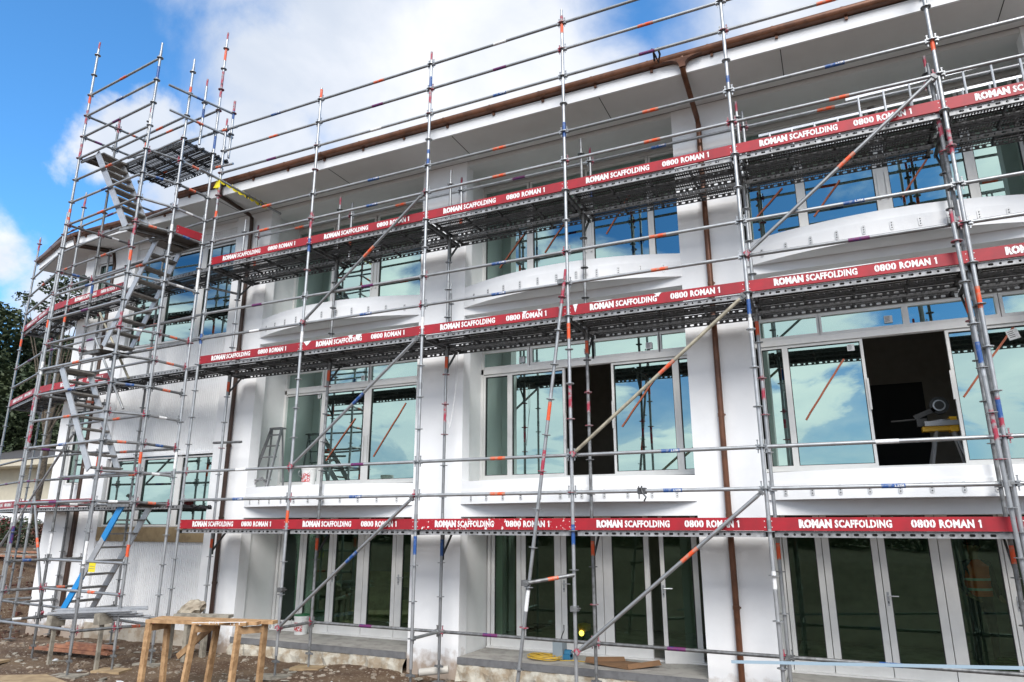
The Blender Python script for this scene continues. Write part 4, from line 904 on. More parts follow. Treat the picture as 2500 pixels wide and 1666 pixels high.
# rubble, stones and litter
def rubble(name, n, region, smin, smax, mt, label, seed, flat=.5, cat='rubble'):
    rr = random.Random(seed); m = MB()
    for _ in range(n):
        x = rr.uniform(region[0], region[1]); y = region[2] + (region[3] - region[2]) * rr.random() ** 1.0; s = smin + (smax - smin) * rr.random() ** 3
        if noise.noise(Vector((x * .9, y * .9, seed))) < -.12: continue
        c = Vector((x, y, gh(x, y) + s * .15)); vs = []
        for dx, dy, dz in ((-1, -1, -1), (1, -1, -1), (1, 1, -1), (-1, 1, -1), (-.7, -.7, 1), (.7, -.8, 1), (.8, .7, 1), (-.7, .8, 1)):
            vs.append(Vector((dx * rr.uniform(.6, 1.2), dy * rr.uniform(.6, 1.2), dz * flat * rr.uniform(.6, 1.1))) * s)
        rot = Matrix.Rotation(rr.uniform(0, 6.28), 3, 'Z') @ Matrix.Rotation(rr.uniform(-.3, .3), 3, 'X')
        m.add([c + rot @ v for v in vs], [(0, 3, 2, 1), (4, 5, 6, 7), (0, 1, 5, 4), (1, 2, 6, 5), (2, 3, 7, 6), (3, 0, 4, 7)])
    o = part(name, m, mt); tag(o, label, cat, kind='stuff'); return o
rubble('rubble', 3000, (-9, 9, -2.9, 1.15), .008, .045, 'stone', 'loose grey stones and rubble scattered over the brown dirt', 3)
rubble('timber_scraps', 700, (-8.5, 6, -2.9, 1.1), .01, .075, 'timber_grey', 'small splinters and offcuts of wood lying in the dirt', 5, flat=.12, cat='wood scraps')
rubble('litter', 60, (-6.5, 4, -2.6, 1.0), .012, .055, 'litter', 'crumpled white scraps of wrapping lying in the dirt', 9, flat=.3, cat='litter')
rubble('clods', 1600, (-14, -7.5, -1, 6), .02, .10, 'hedge_brown', 'broken clods of earth on the bank at the left', 12, flat=.6, cat='soil')
# ================================================================== LOOSE THINGS
def obj1(name, m, mt, label, cat, group=None, smooth=False): return tag(part(name, m, mt, smooth=smooth), label, cat, group)
# timber work table
t = thing('work_table', (-.2, -1.2, GZ), 'rough timber work table with paint dripped along its edge', 'work table')
A_, B_, C_, D_ = Vector((-1.05, -1.58, -1.27)), Vector((.52, -1.22, -1.27)), Vector((.66, -.90, -1.27)), Vector((-1.12, -1.24, -1.27))
for i, (p, q, w, dz) in enumerate((((A_ + Vector((0, .04, 0))), (B_ + Vector((0, .04, 0))), .10, 0), (A_.lerp(D_, .45), B_.lerp(C_, .45) + Vector((.04, 0, 0)), .11, .004), (A_.lerp(D_, .82), C_ + Vector((.12, -.02, 0)), .13, .008), (D_ + Vector((.1, .16, .02)), Vector((-.15, -.85, -1.25)), .14, .01))):
    m = MB(); m.beam(p + Vector((0, 0, dz)), q + Vector((0, 0, dz)), w, .045); part('top_board', m, 'timber' if i < 3 else 'timber_grey', t)
dm = MB(); rr = random.Random(3)
for k in range(9): x = .30 + .02 * k + rr.uniform(-.01, .01) - (.35 if k % 3 else 0); f = (x + 1.05) / 1.57; c = A_.lerp(B_, f) + Vector((.010, -.013, .024)); dm.box(c.x - .005, c.x + .006, c.y - .003, c.y, c.z - rr.uniform(.02, .045), c.z)
dm.beam(A_ + Vector((.9, .03, .0245)), B_ + Vector((-.02, .03, .0245)), .05, .003); part('paint_drip', dm, 'lettering_white', t)
legs = []
for i, (f, w) in enumerate(((.03, 0), (.50, 0), (.93, 0))):
    a = A_.lerp(B_, f) + Vector((0, .02, -.02)); b = D_.lerp(C_, f) + Vector((.06, .0, -.02)); sx = [-.0, -.10, -.04][i]
    for p, dx in ((a, sx), (b, sx * 1.4)):
        m = MB(); m.beam(p, Vector((p.x + dx, p.y - (.03 if p is a else -.03), GZ - .1)), .05 if i else .085, .085 if i else .05); part('leg', m, 'timber', t)
    m = MB(); m.beam(a + Vector((0, -.0, -.07)), b + Vector((0, .0, -.07)), .04, .09); part('cross_rail', m, 'timber', t)
m = MB(); m.beam(D_.lerp(C_, .18) + Vector((0, .02, -.52)), D_.lerp(C_, .5) + Vector((0, 0, -.06)), .04, .08); part('diagonal_strut', m, 'timber', t)
# tarp bag behind the table
me = bmesh.new(); bmesh.ops.create_icosphere(me, subdivisions=3, radius=1)
for v in me.verts:
    c = v.co.copy(); v.co = Vector((c.x * .30, c.y * .20, c.z * .18)); v.co.x += c.z * .10; v.co.z -= max(0, -c.x) * .16
    q = noise.cell(c * 2.2) ; v.co += c * (abs(noise.noise(c * 2.6)) * .13 - .04); v.co.z = max(v.co.z, -.14)
mm = bpy.data.meshes.new('rubbish_bag'); me.to_mesh(mm); me.free(); mm.materials.append(MATS['tarp']); o = link('rubbish_bag', mm, None, (-2.45, .42, -1.37)); WL[o.name] = Vector((0, 0, 0)); tag(o, 'crumpled beige sack resting behind the timber table', 'sack')
m = MB(); m.box(-2.75, -2.15, .15, .70, -1.56, -1.52); m.box(-2.7, -2.62, .2, .28, GZ, -1.56); m.box(-2.3, -2.22, .2, .28, GZ, -1.56); m.box(-2.7, -2.62, .58, .66, GZ, -1.56); m.box(-2.3, -2.22, .58, .66, GZ, -1.56); obj1('low_trestle', m, 'timber_grey', 'low weathered trestle carrying the beige sack', 'trestle')
# aluminium profiles on blocks
t0 = [(-4.25, -1.40), (-4.22, -1.43), (-4.18, -1.46), (-4.10, -1.49), (-4.2, -1.38), (-4.3, -1.36)]
for i, (x, z) in enumerate(t0):
    m = MB(); y = -.98 + .05 * i * (1 if i < 4 else .6); a = Vector((x, y, z)); b = Vector((x + 1.9 + .05 * i, y + .12, z + .13)); m.beam(a, b, .045, .012); m.beam(a + Vector((0, .02, .015)), b + Vector((0, .02, .015)), .006, .03); 
    obj1('metal_profile', m, 'aluminium', ['lowest left', 'second', 'third', 'longest', 'upper', 'topmost'][i] + ' pale aluminium profile in the stack below the lowest stair', 'metal profile', 'stack of aluminium profiles')
for i, x in enumerate((-4.1, -2.9)):
    m = MB(); m.box(x - .12, x + .02, -.98, -.74, -1.60 + (.10 if i else 0), -1.42 + (.09 if i else 0)); m.box(x - .07, x - .03, -.90, -.84, GZ, -1.60 + (.10 if i else 0)); obj1('support_block', m, 'timber_grey', ['left', 'right'][i] + ' timber block under the stack of aluminium profiles', 'timber block', 'blocks under the profiles')
# red timber planks on the ground
for i, (x0, y0, x1, y1, z) in enumerate(((-5.7, -.22, -4.0, -.05, 0), (-5.5, -.05, -3.85, .02, .0), (-5.3, .10, -3.95, .12, .02), (-5.35, -.12, -4.05, .03, .05), (-5.0, .0, -3.8, .08, .09))):
    m = MB(); m.beam((x0, y0, -2.13 + z), (x1, y1, -2.15 + z), .12, .045); obj1('timber_plank', m, 'timber_red', ['nearest', 'second', 'farthest', 'lower overlapping', 'topmost'][i] + ' reddish plank in the pile on the dirt left of the table', 'plank', 'pile of reddish planks')
# plywood sheet in the left foreground
m = MB(); m.add([(-3.9, -2.15, -2.14), (-2.2, -2.6, -2.12), (-1.85, -1.95, -2.13), (-3.05, -1.60, -2.15)] + [(-3.9, -2.15, -2.122), (-2.2, -2.6, -2.102), (-1.85, -1.95, -2.112), (-3.05, -1.60, -2.132)], [(0, 3, 2, 1), (4, 5, 6, 7), (0, 1, 5, 4), (1, 2, 6, 5), (2, 3, 7, 6), (3, 0, 4, 7)]); obj1('plywood_sheet', m, 'plywood', 'pale plywood sheet lying on dirt at the bottom left corner', 'plywood sheet')
SOLES = [(-2.72, -.76, 'middle tower post', .25), (-2.95, -1.34, 'near tower post', .3), (-5.36, -1.12, 'front left tower post', .2), (0, 0, 'post left of the leftmost doors', .3), (BW, 0, 'post before the left pillar', .0), (-2.6, -.14, 'back right tower post', .0), (.02, .75, 'back row post at the leftmost doors', .2)]
for i, (x, y, nm, r) in enumerate(SOLES):
    m = MB(); m.box(-.26, .26, -.15, .15, -.02, .02); o = obj1('sole_board', m, 'plywood' if i % 2 == 0 else 'timber_grey', f'square timber sole board under the {nm}', 'sole board', 'sole boards under the posts'); o.location = (x, y, GZ + .0 - .005); o.rotation_euler.z = r
# buckets
def bucket(x, y, z, label, lid, r=.135, h=.33):
    t = thing('paint_bucket', (x, y, z), label, 'bucket', 'white paint buckets')
    m = MB(); m.lathe([(r * .86, 0), (r * .93, h * .5), (r, h * .86), (r * 1.05, h * .87), (r * 1.05, h * .92), (r * 1.02, h)], (x, y, z), 24); part('bucket_body', m, 'bucket_white', t, smooth=True)
    m = MB(); n = 10; a0 = -2.2; vs = []
    for k in range(n + 1): a = a0 + 1.5 * k / n; 
    vs = [(x + r * .955 * math.cos(a0 + 1.5 * k / n), y + r * .955 * math.sin(a0 + 1.5 * k / n), z + zz) for k in range(n + 1) for zz in (h * .18, h * .68)]
    m.add(vs, [(2 * k, 2 * k + 2, 2 * k + 3, 2 * k + 1) for k in range(n)]); part('printed_label', m, 'label_red', t)
    m = MB(); m.path([(x + r * math.cos(a), y + r * math.sin(a) * .4 - r * .85, z + h * .8 - .12 * math.sin(math.pi * k / 12)) for k, a in enumerate([math.pi + math.pi * k / 12 for k in range(13)])], .004, 6); part('handle', m, 'galvanised', t)
    if lid: m = MB(); m.lathe([(r * 1.06, h), (r * 1.06, h + .02), (r * .8, h + .022)], (x, y, z), 24); part('lid', m, lid, t)
bucket(-.60, 1.13, .77, 'white paint bucket standing open on the leftmost balcony', None)
bucket(-1.30, 2.02, -1.93, 'white paint bucket with green lid on the porch slab', 'green_lid')
# step ladder on balcony
mat('ladder_grey', (.24, .24, .245), .45, metal=.3, var=.2, scale=8)
def stepladder():
    t = thing('step_ladder', (-2.1, 1.7, .77), 'aluminium step ladder leaning in the recess of the leftmost balcony', 'step ladder')
    x0, x1, x2, x3 = -2.34, -1.88, -2.24, -1.97; z0, z1 = .77, 1.98; 
    for a, b in ((x0, x2), (x1, x3)):
        m = MB(); m.beam((a, 1.42, z0), (b, 1.78, z1), .025, .06); part('side_rail', m, 'ladder_grey', t)
        m = MB(); m.beam((a, 1.86, z0), (b, 1.80, z1), .02, .035); part('rear_leg', m, 'ladder_grey', t)
    for k in range(5):
        f = .13 + k * .19; a = x0 + (x2 - x0) * f; b = x1 + (x3 - x1) * f; m = MB(); m.box(a, b, 1.40 + .36 * f, 1.48 + .36 * f, z0 + (z1 - z0) * f - .01, z0 + (z1 - z0) * f + .01); part('step', m, 'ladder_grey', t)
    m = MB(); m.box(x2 - .02, x3 + .02, 1.74, 1.90, z1 - .01, z1 + .02); part('top_cap', m, 'ladder_grey', t)
    m = MB(); m.beam((x0 + .02, 1.45, .80), (-2.11, 1.50, .98), .02, .03); m.beam((x1 - .02, 1.45, .80), (-2.11, 1.50, .98), .02, .03); part('corner_brace', m, 'ladder_grey', t)
stepladder()
# cord coil, tool box, cardboard, lamp on the middle porch
m = MB(); pts = []; rr = random.Random(2)
for k in range(220): a = k * .27; r = .20 + .05 * math.sin(k * .11) + rr.uniform(-.004, .004); pts.append((3.86 + r * math.cos(a) * 1.1, 1.62 + r * math.sin(a) * .75, -1.92 + .0002 * k + .02 * abs(math.sin(k * .31))))
pts += [(4.15 + .1 * k, 1.6 + .05 * math.sin(k) + .02 * k, -1.921) for k in range(14)]
m.path(pts, .006, 6); obj1('extension_cord', m, 'yellow_cord', 'coiled yellow extension cord on the middle porch slab', 'cord', smooth=True)
t = thing('power_box', (4.15, 1.75, -1.93), 'small grey and blue power box on the middle porch', 'power box')
m = MB(); m.box(3.98, 4.14, 1.66, 1.86, -1.92, -1.66); part('box_body', m, 'grey_box', t); m = MB(); m.tube((4.15, 1.76, -1.84), (4.25, 1.76, -1.84), .055, 14); m.box(4.14, 4.25, 1.69, 1.83, -1.92, -1.85); part('socket_head', m, 'blue_box', t); m = MB(); m.path([(4.08, 1.76, -1.66), (4.09, 1.78, -1.60), (4.12, 1.8, -1.52), (4.10, 1.85, -1.45)], .008, 6); part('cable', m, 'rubber', t)
m = MB(); vs = [(4.55, 1.52, -1.90), (5.25, 1.38, -1.925), (5.65, 1.72, -1.89), (5.05, 1.95, -1.92), (4.85, 1.62, -1.924), (5.1, 1.85, -1.915)]; m.add(vs[:4] + [(v[0], v[1], v[2] + .006) for v in vs[:4]], [(0, 3, 2, 1), (4, 5, 6, 7), (0, 1, 5, 4), (1, 2, 6, 5), (2, 3, 7, 6), (3, 0, 4, 7)])
m.add([(5.25, 1.38, -1.922), (5.65, 1.72, -1.888), (5.62, 1.72, -1.82), (5.24, 1.40, -1.86)], [(0, 1, 2, 3)]); m.add([(4.55, 1.52, -1.898), (5.05, 1.95, -1.918), (5.02, 1.97, -1.86), (4.56, 1.55, -1.83)], [(0, 1, 2, 3)]); obj1('cardboard_sheet', m, 'cardboard', 'flattened brown cardboard with curled edges on the middle porch', 'cardboard')
t = thing('work_lamp', (4.06, 3.3, -1.93), 'lit yellow work lamp standing behind the middle doors', 'work lamp')
m = MB(); m.tube((3.90, 3.3, -1.93), (3.90, 3.3, -1.72), .02, 8); m.lathe([(.10, 0), (.10, .02)], (3.90, 3.3, -1.93), 12); part('lamp_stand', m, 'black_plastic', t)
em = bpy.data.materials.new('lamp_glow'); em.use_nodes = True; em.node_tree.nodes['Principled BSDF'].inputs['Emission Color'].default_value = (1, .62, .08, 1); em.node_tree.nodes['Principled BSDF'].inputs['Emission Strength'].default_value = 5; MATS['lamp_glow'] = em
m = MB(); m.lathe([(.01, -.045), (.035, -.03), (.045, 0), (.035, .03), (.01, .045)], (3.88, 3.28, -1.77), 14); part('lamp_bulb', m, 'lamp_glow', t, smooth=True); m = MB(); m.lathe([(.10, -.02), (.12, .03), (.11, .09), (.04, .11)], (3.90, 3.38, -1.72), 14); part('lamp_shade', m, 'tool_yellow', t, smooth=True)
t = thing('site_light', (.72, 2.9, -1.93), 'small yellow site light on the floor behind the leftmost doors', 'work lamp'); m = MB(); m.lathe([(.10, 0), (.08, .10), (.04, .16)], (.78, 2.75, -1.85), 10); part('lamp_shade', m, 'tool_yellow', t); m = MB(); m.lathe([(.07, 0), (.07, .08)], (.78, 2.75, -1.93), 10); part('lamp_stand', m, 'black_plastic', t)
m = MB(); m.box(-1.2, .75, 3.9, 3.93, -1.9, -.9); m.cur = 1; m.box(-.55, -.15, 3.895, 3.901, -1.45, -1.2); obj1('plywood_sheet', m, ['plywood', 'door_dark'], 'plywood sheet leaning inside the leftmost ground floor room', 'panel')
m = MB()
for k in range(7): m.beam((9.7 + .05 * k, 3.0 + .04 * k, -1.9 + .03 * k), (10.9, 3.1 + .05 * k, -1.9 + .03 * k), .08, .02)
obj1('board_stack', m, 'leaf_light', 'low stack of greenish boards inside the right ground floor room', 'boards')
# mitre saw on its stand inside the open window
t = thing('mitre_saw', (9.72, 3.2, .775), 'mitre saw on a yellow folding stand inside the open window', 'mitre saw')
sx, sy, sz = 9.80, 3.2, 1.54
for dx, dy in ((-.28, -.2), (.25, -.2), (-.28, .25), (.25, .25)): m = MB(); m.beam((sx + dx * .4, sy + dy * .3, sz - .08), (sx + dx, sy + dy, .775), .03, .03); part('stand_leg', m, 'aluminium', t)
m = MB(); m.box(sx - .30, sx + .30, sy - .09, sy + .09, sz - .10, sz - .03); m.box(sx + .06, sx + .16, sy - .12, sy + .12, sz - .12, sz + .10); part('stand_bracket', m, 'tool_yellow', t)
m = MB(); m.box(sx - .27, sx + .25, sy - .17, sy + .17, sz - .03, sz + .04); m.lathe([(.15, .04), (.15, .06)], (sx - .02, sy, sz), 20); part('saw_table', m, 'tool_grey', t)
m = MB(); m.tube((sx - .03, sy - .03, sz + .29), (sx - .03, sy + .03, sz + .29), .13, 24); m.cur = 1; m.tube((sx - .03, sy - .036, sz + .29), (sx - .03, sy - .03, sz + .29), .085, 24); m.cur = 0; m.tube((sx - .03, sy - .06, sz + .29), (sx - .03, sy - .035, sz + .29), .065, 14); part('blade_guard', m, ['black_plastic', 'aluminium'], t)
m = MB(); m.beam((sx - .38, sy, sz + .12), (sx - .08, sy, sz + .24), .06, .07); m.tube((sx - .70, sy, sz + .08), (sx - .30, sy, sz + .10), .014, 8); m.box(sx - .36, sx - .22, sy - .05, sy + .05, sz - .02, sz + .10); part('saw_arm', m, 'black_plastic', t)
# ladders lying on the top deck
def flat_ladder(a, b, w, n, label):
    a, b = Vector(a), Vector(b); t = thing('ladder', a, label, 'ladder', 'aluminium ladders on the top deck'); up = Vector((0, 0, w))
    for s in (0, 1): m = MB(); m.beam(a + up * s, b + up * s, .022, .036); part('side_rail', m, 'aluminium', t)
    for k in range(n): c = a.lerp(b, (k + .5) / n); m = MB(); m.tube(c, c + up, .015, 8); part('rung', m, 'aluminium', t)
flat_ladder((7.75, .55, 5.13), (11.9, .60, 5.20), .38, 14, 'long aluminium ladder lying on edge on the top deck at the right')
flat_ladder((8.9, .30, 5.22), (12.2, .28, 5.30), .40, 11, 'second aluminium ladder nearer the rail at the top right')
# tubes and hardware lying around
m = MB(); m.path([(7.0, -.02, -1.76), (8.5, -.03, -1.77), (11.5, -.05, -1.80)], .012, 4); m2 = MB(); m2.beam((6.90, -.06, -1.46), (10.6, -.05, -1.26), .012, .032); obj1('plastic_strip', m2, 'pale_blue', 'long pale blue strip tied along the low tube at the right', 'strip')
m = MB(); m.tube((2.15, .75, -2.10), (2.55, .95, -2.06), .055, 16); m.cur = 1; m.tube((2.14, .745, -2.101), (2.16, .755, -2.099), .045, 16); obj1('drain_pipe_stub', m, ['pvc_pipe', 'rubber'], 'short grey drain pipe lying at the foot of the left pillar', 'pipe', smooth=True)
m = MB(); m.path([(5.93, -.01, .56), (5.93, -.05, .53), (5.95, -.06, .47), (5.99, -.05, .42), (5.96, -.04, .37)], .011, 6); m.tube((5.90, -.05, .56), (5.90, -.05, .40), .008, 6); m.box(5.88, 5.98, -.05, .05, .46, .54); obj1('loose_coupler', m, 'dark_steel', 'loose swivel coupler hanging from the lower rail before the middle balcony', 'coupler')
def coupler(x, y, z, label):
    m = MB(); m.box(x - .045, x + .045, y - .045, y + .045, z - .035, z + .035); m.tube((x + .05, y - .03, z), (x + .05, y + .07, z), .011, 6); m.box(x + .035, x + .065, y - .05, y - .03, z - .015, z + .015); obj1('coupler', m, 'galvanised_dull', label, 'coupler', 'scaffold couplers')
coupler(0, -.01, -.93, 'rusty coupler on the post left of the leftmost doors'); coupler(4.966, -.01, -.98, 'coupler low on the post right of the leaning raker'); coupler(4.40, -.30, -.66, 'coupler where the short tie tube grips the raker'); coupler(4.90, -.09, 3.50, 'coupler near the red tip of the leaning raker'); coupler(9.80, -.06, 3.52, 'coupler joining the doubled posts at the right'); coupler(9.86, -.06, .5, 'lower coupler joining the doubled posts at the right')
ledger((-2.75, .80, 1.62), (-2.0, .78, 1.60), 'short red ended tie tube clamped beside the left pillar', 'tie tubes with couplers', heads=False, mt='galvanised_dull', name='tie_tube')
ledger((-2.45, .70, 4.62), (-3.7, .5, 5.0), 'short tie tube under the top deck by the cladding wall', 'tie tubes with couplers', heads=False, mt='galvanised_dull', name='tie_tube')
# caution tape round a tube near the tower
ledger((-2.3, -.63, 6.74), (-1.98, 1.22, 6.52), 'sloping tube wrapped with yellow caution tape under the eave', 'loose cross tubes at the tower head', heads=False)
a, b = Vector((-2.23, -.24, 6.695)), Vector((-2.04, .90, 6.56)); m = MB(); rr = random.Random(8); vs = []; n = 60
for k in range(n + 1):
    p = a.lerp(b, k / n); an = k * .9; w = .020 + .028 * (k / n) + rr.uniform(0, .02); c = p + Vector((0, math.cos(an) * .03, math.sin(an) * .03 - .015 * rr.random())); vs += [c + Vector((0, 0, w)), c - Vector((0, .01, w))]
m.add(vs, [(2 * k, 2 * k + 1, 2 * k + 3, 2 * k + 2) for k in range(n)]); m.mi = [1 if (k % 5 == 3 and k > 18) else 0 for k in range(n)]; m.cur = 1
m.cur = 0; q = a + Vector((-.05, 0, -.02)); m.add([q, q + Vector((.08, 0, .0)), q + Vector((.10, .0, -.17)), q + Vector((-.06, -.02, -.16))], [(0, 1, 2, 3)]); m.add([q + Vector((0, .02, 0)), q + Vector((.06, .04, 0)), q + Vector((.02, .04, -.2)), q + Vector((-.08, .02, -.13))], [(0, 1, 2, 3)]); m.cur = 1
obj1('caution_tape', m, ['tape_yellow', 'tape_black'], 'yellow and black caution tape wound round a sloping tube', 'caution tape')
# black strap hanging at the gutter
m = MB(); m.beam((6.42, .02, 7.03), (6.40, .16, 6.93), .03, .006); m.path([(6.40, 0, 7.04), (6.43, .12, 6.98), (6.45, .2, 6.92), (6.50, .1, 6.98), (6.49, 0, 7.03)], .016, 6); obj1('black_strap', m, 'black_plastic', 'black strap tied from the rail down to the brown gutter', 'strap')
# thin wire bundle hanging from the middle deck
m = MB(); m.path([(2.62, .85, 2.85), (2.64, .84, 2.3), (2.60, .84, 1.9), (2.56, .8, 1.62), (2.52, .8, 1.75)], .004, 5); m.path([(2.66, .85, 2.88), (2.66, .84, 2.4), (2.58, .82, 1.8), (2.54, .8, 1.60)], .004, 5); obj1('wire_bundle', m, 'sticker_white', 'thin pale wires hanging beside the left pillar under the deck', 'wires')
# yellow warning tag at the lowest stair
m = MB(); m.box(-3.77, -3.60, -.68, -.675, -.72, -.57); m.cur = 1
for z in (-.62, -.66): m.box(-3.75, -3.62, -.682, -.6805, z - .008, z)
obj1('warning_tag', m, ['tape_yellow', 'timber_grey'], 'yellow warning tag hanging on the lowest stair flight', 'tag')
# ================================================================== PERSON
def person(loc):
    t = thing('person', loc, 'person in an orange safety vest standing inside the right ground floor room', 'person')
    J = [(0, 0, .95), (0, .0, 1.15), (0, .01, 1.38), (0, .0, 1.50), (0, -.01, 1.58), (0, -.02, 1.67), (0, -.01, 1.76),      # 0-6 spine to crown
         (.19, 0, 1.42), (.25, .02, 1.16), (.22, -.12, .98), (.20, -.20, .93), (-.19, 0, 1.42), (-.25, .02, 1.16), (-.22, -.14, 1.0), (-.18, -.22, .96),
         (.10, 0, .90), (.11, -.02, .50), (.12, .03, .08), (.13, -.12, .03), (-.10, 0, .90), (-.12, .0, .50), (-.14, .04, .08), (-.16, -.10, .03)]
    Ed = [(0, 1), (1, 2), (2, 3), (3, 4), (4, 5), (5, 6), (2, 7), (7, 8), (8, 9), (9, 10), (2, 11), (11, 12), (12, 13), (13, 14), (0, 15), (15, 16), (16, 17), (17, 18), (0, 19), (19, 20), (20, 21), (21, 22)]
    Rr = [.14, .135, .15, .055, .065, .095, .06, .07, .045, .033, .03, .07, .045, .033, .03, .095, .062, .042, .04, .095, .062, .042, .04]
    for s in (1, -1):                    # fingers
        base = 10 if s == 1 else 14; bx = J[base]
        for q in range(5):
            ang = (q - 2) * .014; L = (.045, .075, .08, .072, .058)[q]; i = len(J)
            if q == 0: J.append((bx[0] - s * .03, bx[1] - .015, bx[2] + .005)); J.append((bx[0] - s * .045, bx[1] - .05, bx[2] - .005))
            else: J.append((bx[0] + ang, bx[1] - .045, bx[2] - .01)); J.append((bx[0] + ang * 1.1, bx[1] - .045 - L * .6, bx[2] - .035))
            Rr += [.010, .008]; Ed += [(base, i), (i, i + 1)]
    me = bpy.data.meshes.new('body'); me.from_pydata(J, Ed, []); me.update(); me.materials.append(MATS['trousers']); me.materials.append(MATS['skin'])
    o = link('body', me, t); sm = o.modifiers.new('s', 'SKIN'); 
    for i, r in enumerate(Rr): me.skin_vertices[0].data[i].radius = (r, r * (.8 if i < 3 else 1))
    me.skin_vertices[0].data[0].use_root = True
    su = o.modifiers.new('u', 'SUBSURF'); su.levels = 2; su.render_levels = 2
    dg = bpy.context.evaluated_depsgraph_get(); me2 = bpy.data.meshes.new_from_object(o.evaluated_get(dg)); o.modifiers.clear(); o.data = me2
    if len(me2.materials) < 2: me2.materials.clear(); me2.materials.append(MATS['trousers']); me2.materials.append(MATS['skin'])
    for p in me2.polygons: p.material_index = 1 if (p.center.z > 1.50 or (p.center.y < -.14 and .85 < p.center.z < 1.05)) else 0; p.use_smooth = True
    m = MB(); n = 24                     # vest follows the torso
    for z0, z1, r0, r1 in ((.98, 1.12, .180, .172), (1.12, 1.28, .172, .180), (1.28, 1.40, .180, .185), (1.40, 1.50, .185, .08)):
        vs = [(rx * math.cos(2 * math.pi * k / n) * 1.02, rx * .72 * math.sin(2 * math.pi * k / n), z) for z, rx in ((z0, r0), (z1, r1)) for k in range(n)]
        m.add(vs, [(k, (k + 1) % n, n + (k + 1) % n, n + k) for k in range(n)])
    part('safety_vest', m, 'hivis', t, smooth=True, local=True)
    m = MB()
    for z in (1.06, 1.20): m.add([(rx * math.cos(2 * math.pi * k / n), rx * .73 * math.sin(2 * math.pi * k / n), zz) for zz, rx in ((z, .186), (z + .035, .186)) for k in range(n)], [(k, (k + 1) % n, n + (k + 1) % n, n + k) for k in range(n)])
    part('reflective_band', m, 'sticker_white', t, smooth=True, local=True)
    m = MB(); m.lathe([(.10, 1.70), (.112, 1.74), (.10, 1.80), (.05, 1.84)], (0, .01, 0), 18); part('hair', m, 'hair', t, smooth=True, local=True)
    m = MB(); m.tube((0, -.105, 1.68), (0, -.135, 1.655), .014, 8, r2=.018); m.tube((.10, 0, 1.68), (.115, .005, 1.68), .03, 8); m.tube((-.10, 0, 1.68), (-.115, .005, 1.68), .03, 8); part('face_features', m, 'skin', t, local=True)
    m = MB(); [m.lathe([(.004, -.012), (.013, 0), (.004, .012)], (s * .035, -.105, 1.70), 8) for s in (1, -1)]; m.box(-.025, .025, -.118, -.108, 1.615, 1.622); part('eyes', m, 'rubber', t, local=True)
    t.rotation_euler.z = .4
person((9.97, 3.75, -1.93))
# ================================================================== LEFT BACKGROUND
hb = thing('neighbouring_house', (-22, 13, -1.2), 'low cream house with white wall and dark roof at the far left', 'house')
def ho(name, m, mt, par=None): return part(name, m, mt, par or hb)
m = MB(); m.box(-40, -17.5, 12, 20, -2.6, .15); ho('lower_wall', m, 'cream_paint'); m = MB(); m.box(-40, -17.3, 11.7, 12, .1, 1.2); ho('balcony_wall', m, 'white_paint')
m = MB(); m.box(-40, -18.0, 13.6, 20, 1.0, 3.3); ho('upper_wall', m, 'cream_paint'); m = MB(); m.box(-24.6, -23.6, 13.4, 13.6, .6, 3.2); m.box(-19.2, -18.6, 13.4, 13.6, .6, 3.2); ho('wall_panel', m, 'white_paint')
m = MB(); m.add([(-42, 12.6, 3.35), (-16.6, 12.6, 3.35), (-16.6, 20, 5.2), (-42, 20, 5.2), (-42, 12.6, 3.2), (-16.6, 12.6, 3.2)], [(0, 1, 2, 3), (4, 5, 1, 0)]); 
r_ = ho('roof', m, 'roof_iron'); m = MB(); m.box(-42, -16.6, 12.55, 12.6, 2.95, 3.3); m.box(-42, -16.6, 12.6, 13.6, 2.93, 2.96); ho('fascia_board', m, 'cream_paint', r_)
for x in (-26.6, -22.9, -20.9):
    m = MB(); rect_frame(m, x, x + 1.7, 13.50, 13.62, 1.2, 2.75, .08); wn = ho('window', m, 'timber_red'); k = MB(); k.box(x + .08, x + 1.62, 13.56, 13.58, 1.28, 2.67); part('pane', k, 'curtain', wn)
def leafy(m, c, r, n, s, rr, flat=.7):
    for _ in range(n):
        d = Vector((rr.gauss(0, 1), rr.gauss(0, 1), rr.gauss(0, 1))).normalized() * (rr.random() ** .35); p = Vector(c) + Vector((d.x * r, d.y * r, d.z * r * flat))
        a = Vector((rr.uniform(-1, 1), rr.uniform(-1, 1), rr.uniform(-.6, .6))).normalized(); b = a.orthogonal().normalized(); q = s * rr.uniform(.5, 1.3)
        m.add([p - a * q, p + b * q * .5, p + a * q, p - b * q * .5], [(0, 1, 2, 3)])
def tree(loc, H, label, clumps, n, s, mt='leaf_dark', seed=1, trunk=.35, name='tree', group='trees at the left behind the scaffold'):
    rr = random.Random(seed); t = thing(name, loc, label, 'tree', group); x, y, z = loc
    m = MB(); m.path([(x, y, z - .3), (x + .2, y, z + H * .3), (x - .1, y + .2, z + H * .6), (x, y, z + H * .9)], [trunk, trunk * .8, trunk * .5, trunk * .15], 9)
    tr = part('trunk', m, 'bark', t, smooth=True); lm = MB()
    for cx, cy, cz, r in clumps: lm.path([(x, y, z + H * .45), (x + cx * .5, y + cy * .5, z + (H * .45 + cz) * .5 + .3), (x + cx, y + cy, z + cz)], [trunk * .35, trunk * .2, trunk * .05], 6)
    part('limb', lm, 'bark', tr, smooth=True); m = MB()
    for cx, cy, cz, r in clumps: leafy(m, (x + cx, y + cy, z + cz), r, int(n * r * r), s, rr)
    part('crown', m, mt, t); return t
rr = random.Random(11)
def cl(n, R, z0, z1, r0, r1, seed):
    q = random.Random(seed); return [(q.uniform(-R, R), q.uniform(-R, R), q.uniform(z0, z1), q.uniform(r0, r1)) for _ in range(n)]
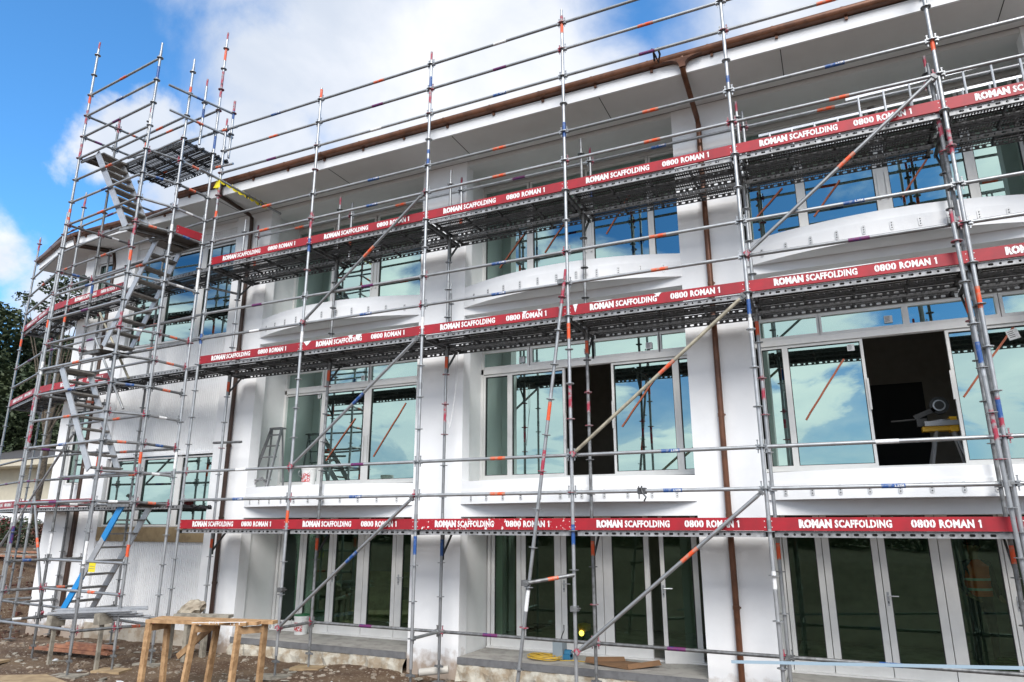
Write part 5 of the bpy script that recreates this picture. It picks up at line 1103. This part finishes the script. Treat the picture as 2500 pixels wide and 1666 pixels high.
tree((-47.5, 19, -1.6), 15.5, 'large dark evergreen tree left of the building at the picture edge', cl(46, 5.0, 3, 15.2, 1.8, 3.0, 2), 430, .18, seed=2, trunk=.5)
tree((-42.5, 21, -1.6), 13.0, 'dark tree rising directly behind the neighbouring house roof', cl(40, 4.6, 3, 12.2, 1.6, 2.7, 3), 430, .17, seed=3, trunk=.4)
tree((-37.5, 22, -1.6), 11.5, 'dark green tree half hidden behind the white end wall', cl(36, 4.6, 1.5, 10.4, 1.6, 2.5, 4), 430, .16, mt='leaf_dark', seed=4, trunk=.4)
tree((-31.0, 19.5, -1.6), 8.6, 'lighter green bushy tree just left of the white wall', cl(18, 2.4, 2.8, 7.2, .8, 1.4, 5), 380, .11, mt='leaf_light', seed=6, trunk=.2)
tree((-22.6, 9.5, -1.6), 11.6, 'spreading windblown tree with flat dark branches under the eave', [(-3.6, 0, 12.2, .42), (-3.2, .1, 11.8, .35), (-2.4, .3, 11.6, .45), (-1.4, 0, 12.3, .6), (-.4, 0, 12.4, .7), (.5, .4, 12.1, .7), (-.9, .4, 11.6, .6), (.2, .2, 11.2, .7), (1.2, .1, 11.2, .9), (-1.7, .5, 11.2, .5), (.9, 1, 10.3, .9), (1.6, 1, 9.6, 1.0), (-.6, .3, 10.7, .5), (.4, .5, 9.4, .7)], 420, .10, seed=7, trunk=.16)
# flowering shrub and bank planting
for i, (x, y, r, mt, lb) in enumerate(((-15.3, 4.8, .8, 'leaf_dark', 'dark shrub on the earth bank nearest the white pillar'), (-16.6, 5.0, .7, 'leaf_red', 'red flowering shrub on the earth bank at the far left'), (-14.2, 5.2, .6, 'hedge_brown', 'brown dried shrub beside the white pillar on the bank'), (-17.6, 5.3, .9, 'leaf_dark', 'low green shrub at the left picture edge on the bank'))):
    m = MB(); q = random.Random(i); zb = gh(x, y); leafy(m, (x, y, zb + .45), r, 1500, .05, q, .6)
    t = thing('shrub', (x, y, zb), lb, 'shrub', 'shrubs on the earth bank'); part('foliage', m, mt, t); m = MB(); [m.path([(x, y, zb - .1), (x + q.uniform(-.3, .3), y, zb + .3), (x + q.uniform(-.5, .5), y, zb + .7)], [.02, .015, .006], 5) for _ in range(5)]; part('stem', m, 'bark', t)
for i in range(4):
    m = MB(); x = -13.5 + i * .5; m.beam((x - 1.6, 3.2 + .4 * i, gh(x, 3.2) + .12 + .16 * i), (x + 1.5, 3.4 + .4 * i, gh(x, 3.2) + .10 + .16 * i), .18, .04)
    obj1('garden_sleeper', m, 'timber_grey' if i % 2 else 'timber_red', ['lowest', 'second', 'third', 'highest'][i] + ' timber sleeper edging a terrace of the earth bank', 'timber sleeper', 'sleepers on the earth bank')
# dark planting behind the photographer, mirrored in the ground floor doors
m = MB(); q = random.Random(21)
for k in range(60):
    x = -34 + k * 1.5 + q.uniform(-.5, .5); y = -27 - q.uniform(0, 5); h = q.uniform(1.4, 2.2) if q.random() < .8 else q.uniform(2.6, 3.6)
    leafy(m, (x, y, -1.0 + h * .4), 1.6 + h * .25, 900, .16, q, .5 * h / 1.6)
o = part('tree_belt', m, 'leaf_dark'); tag(o, 'dark belt of shrubs and trees across the garden, mirrored in the doors', 'tree belt', kind='stuff')
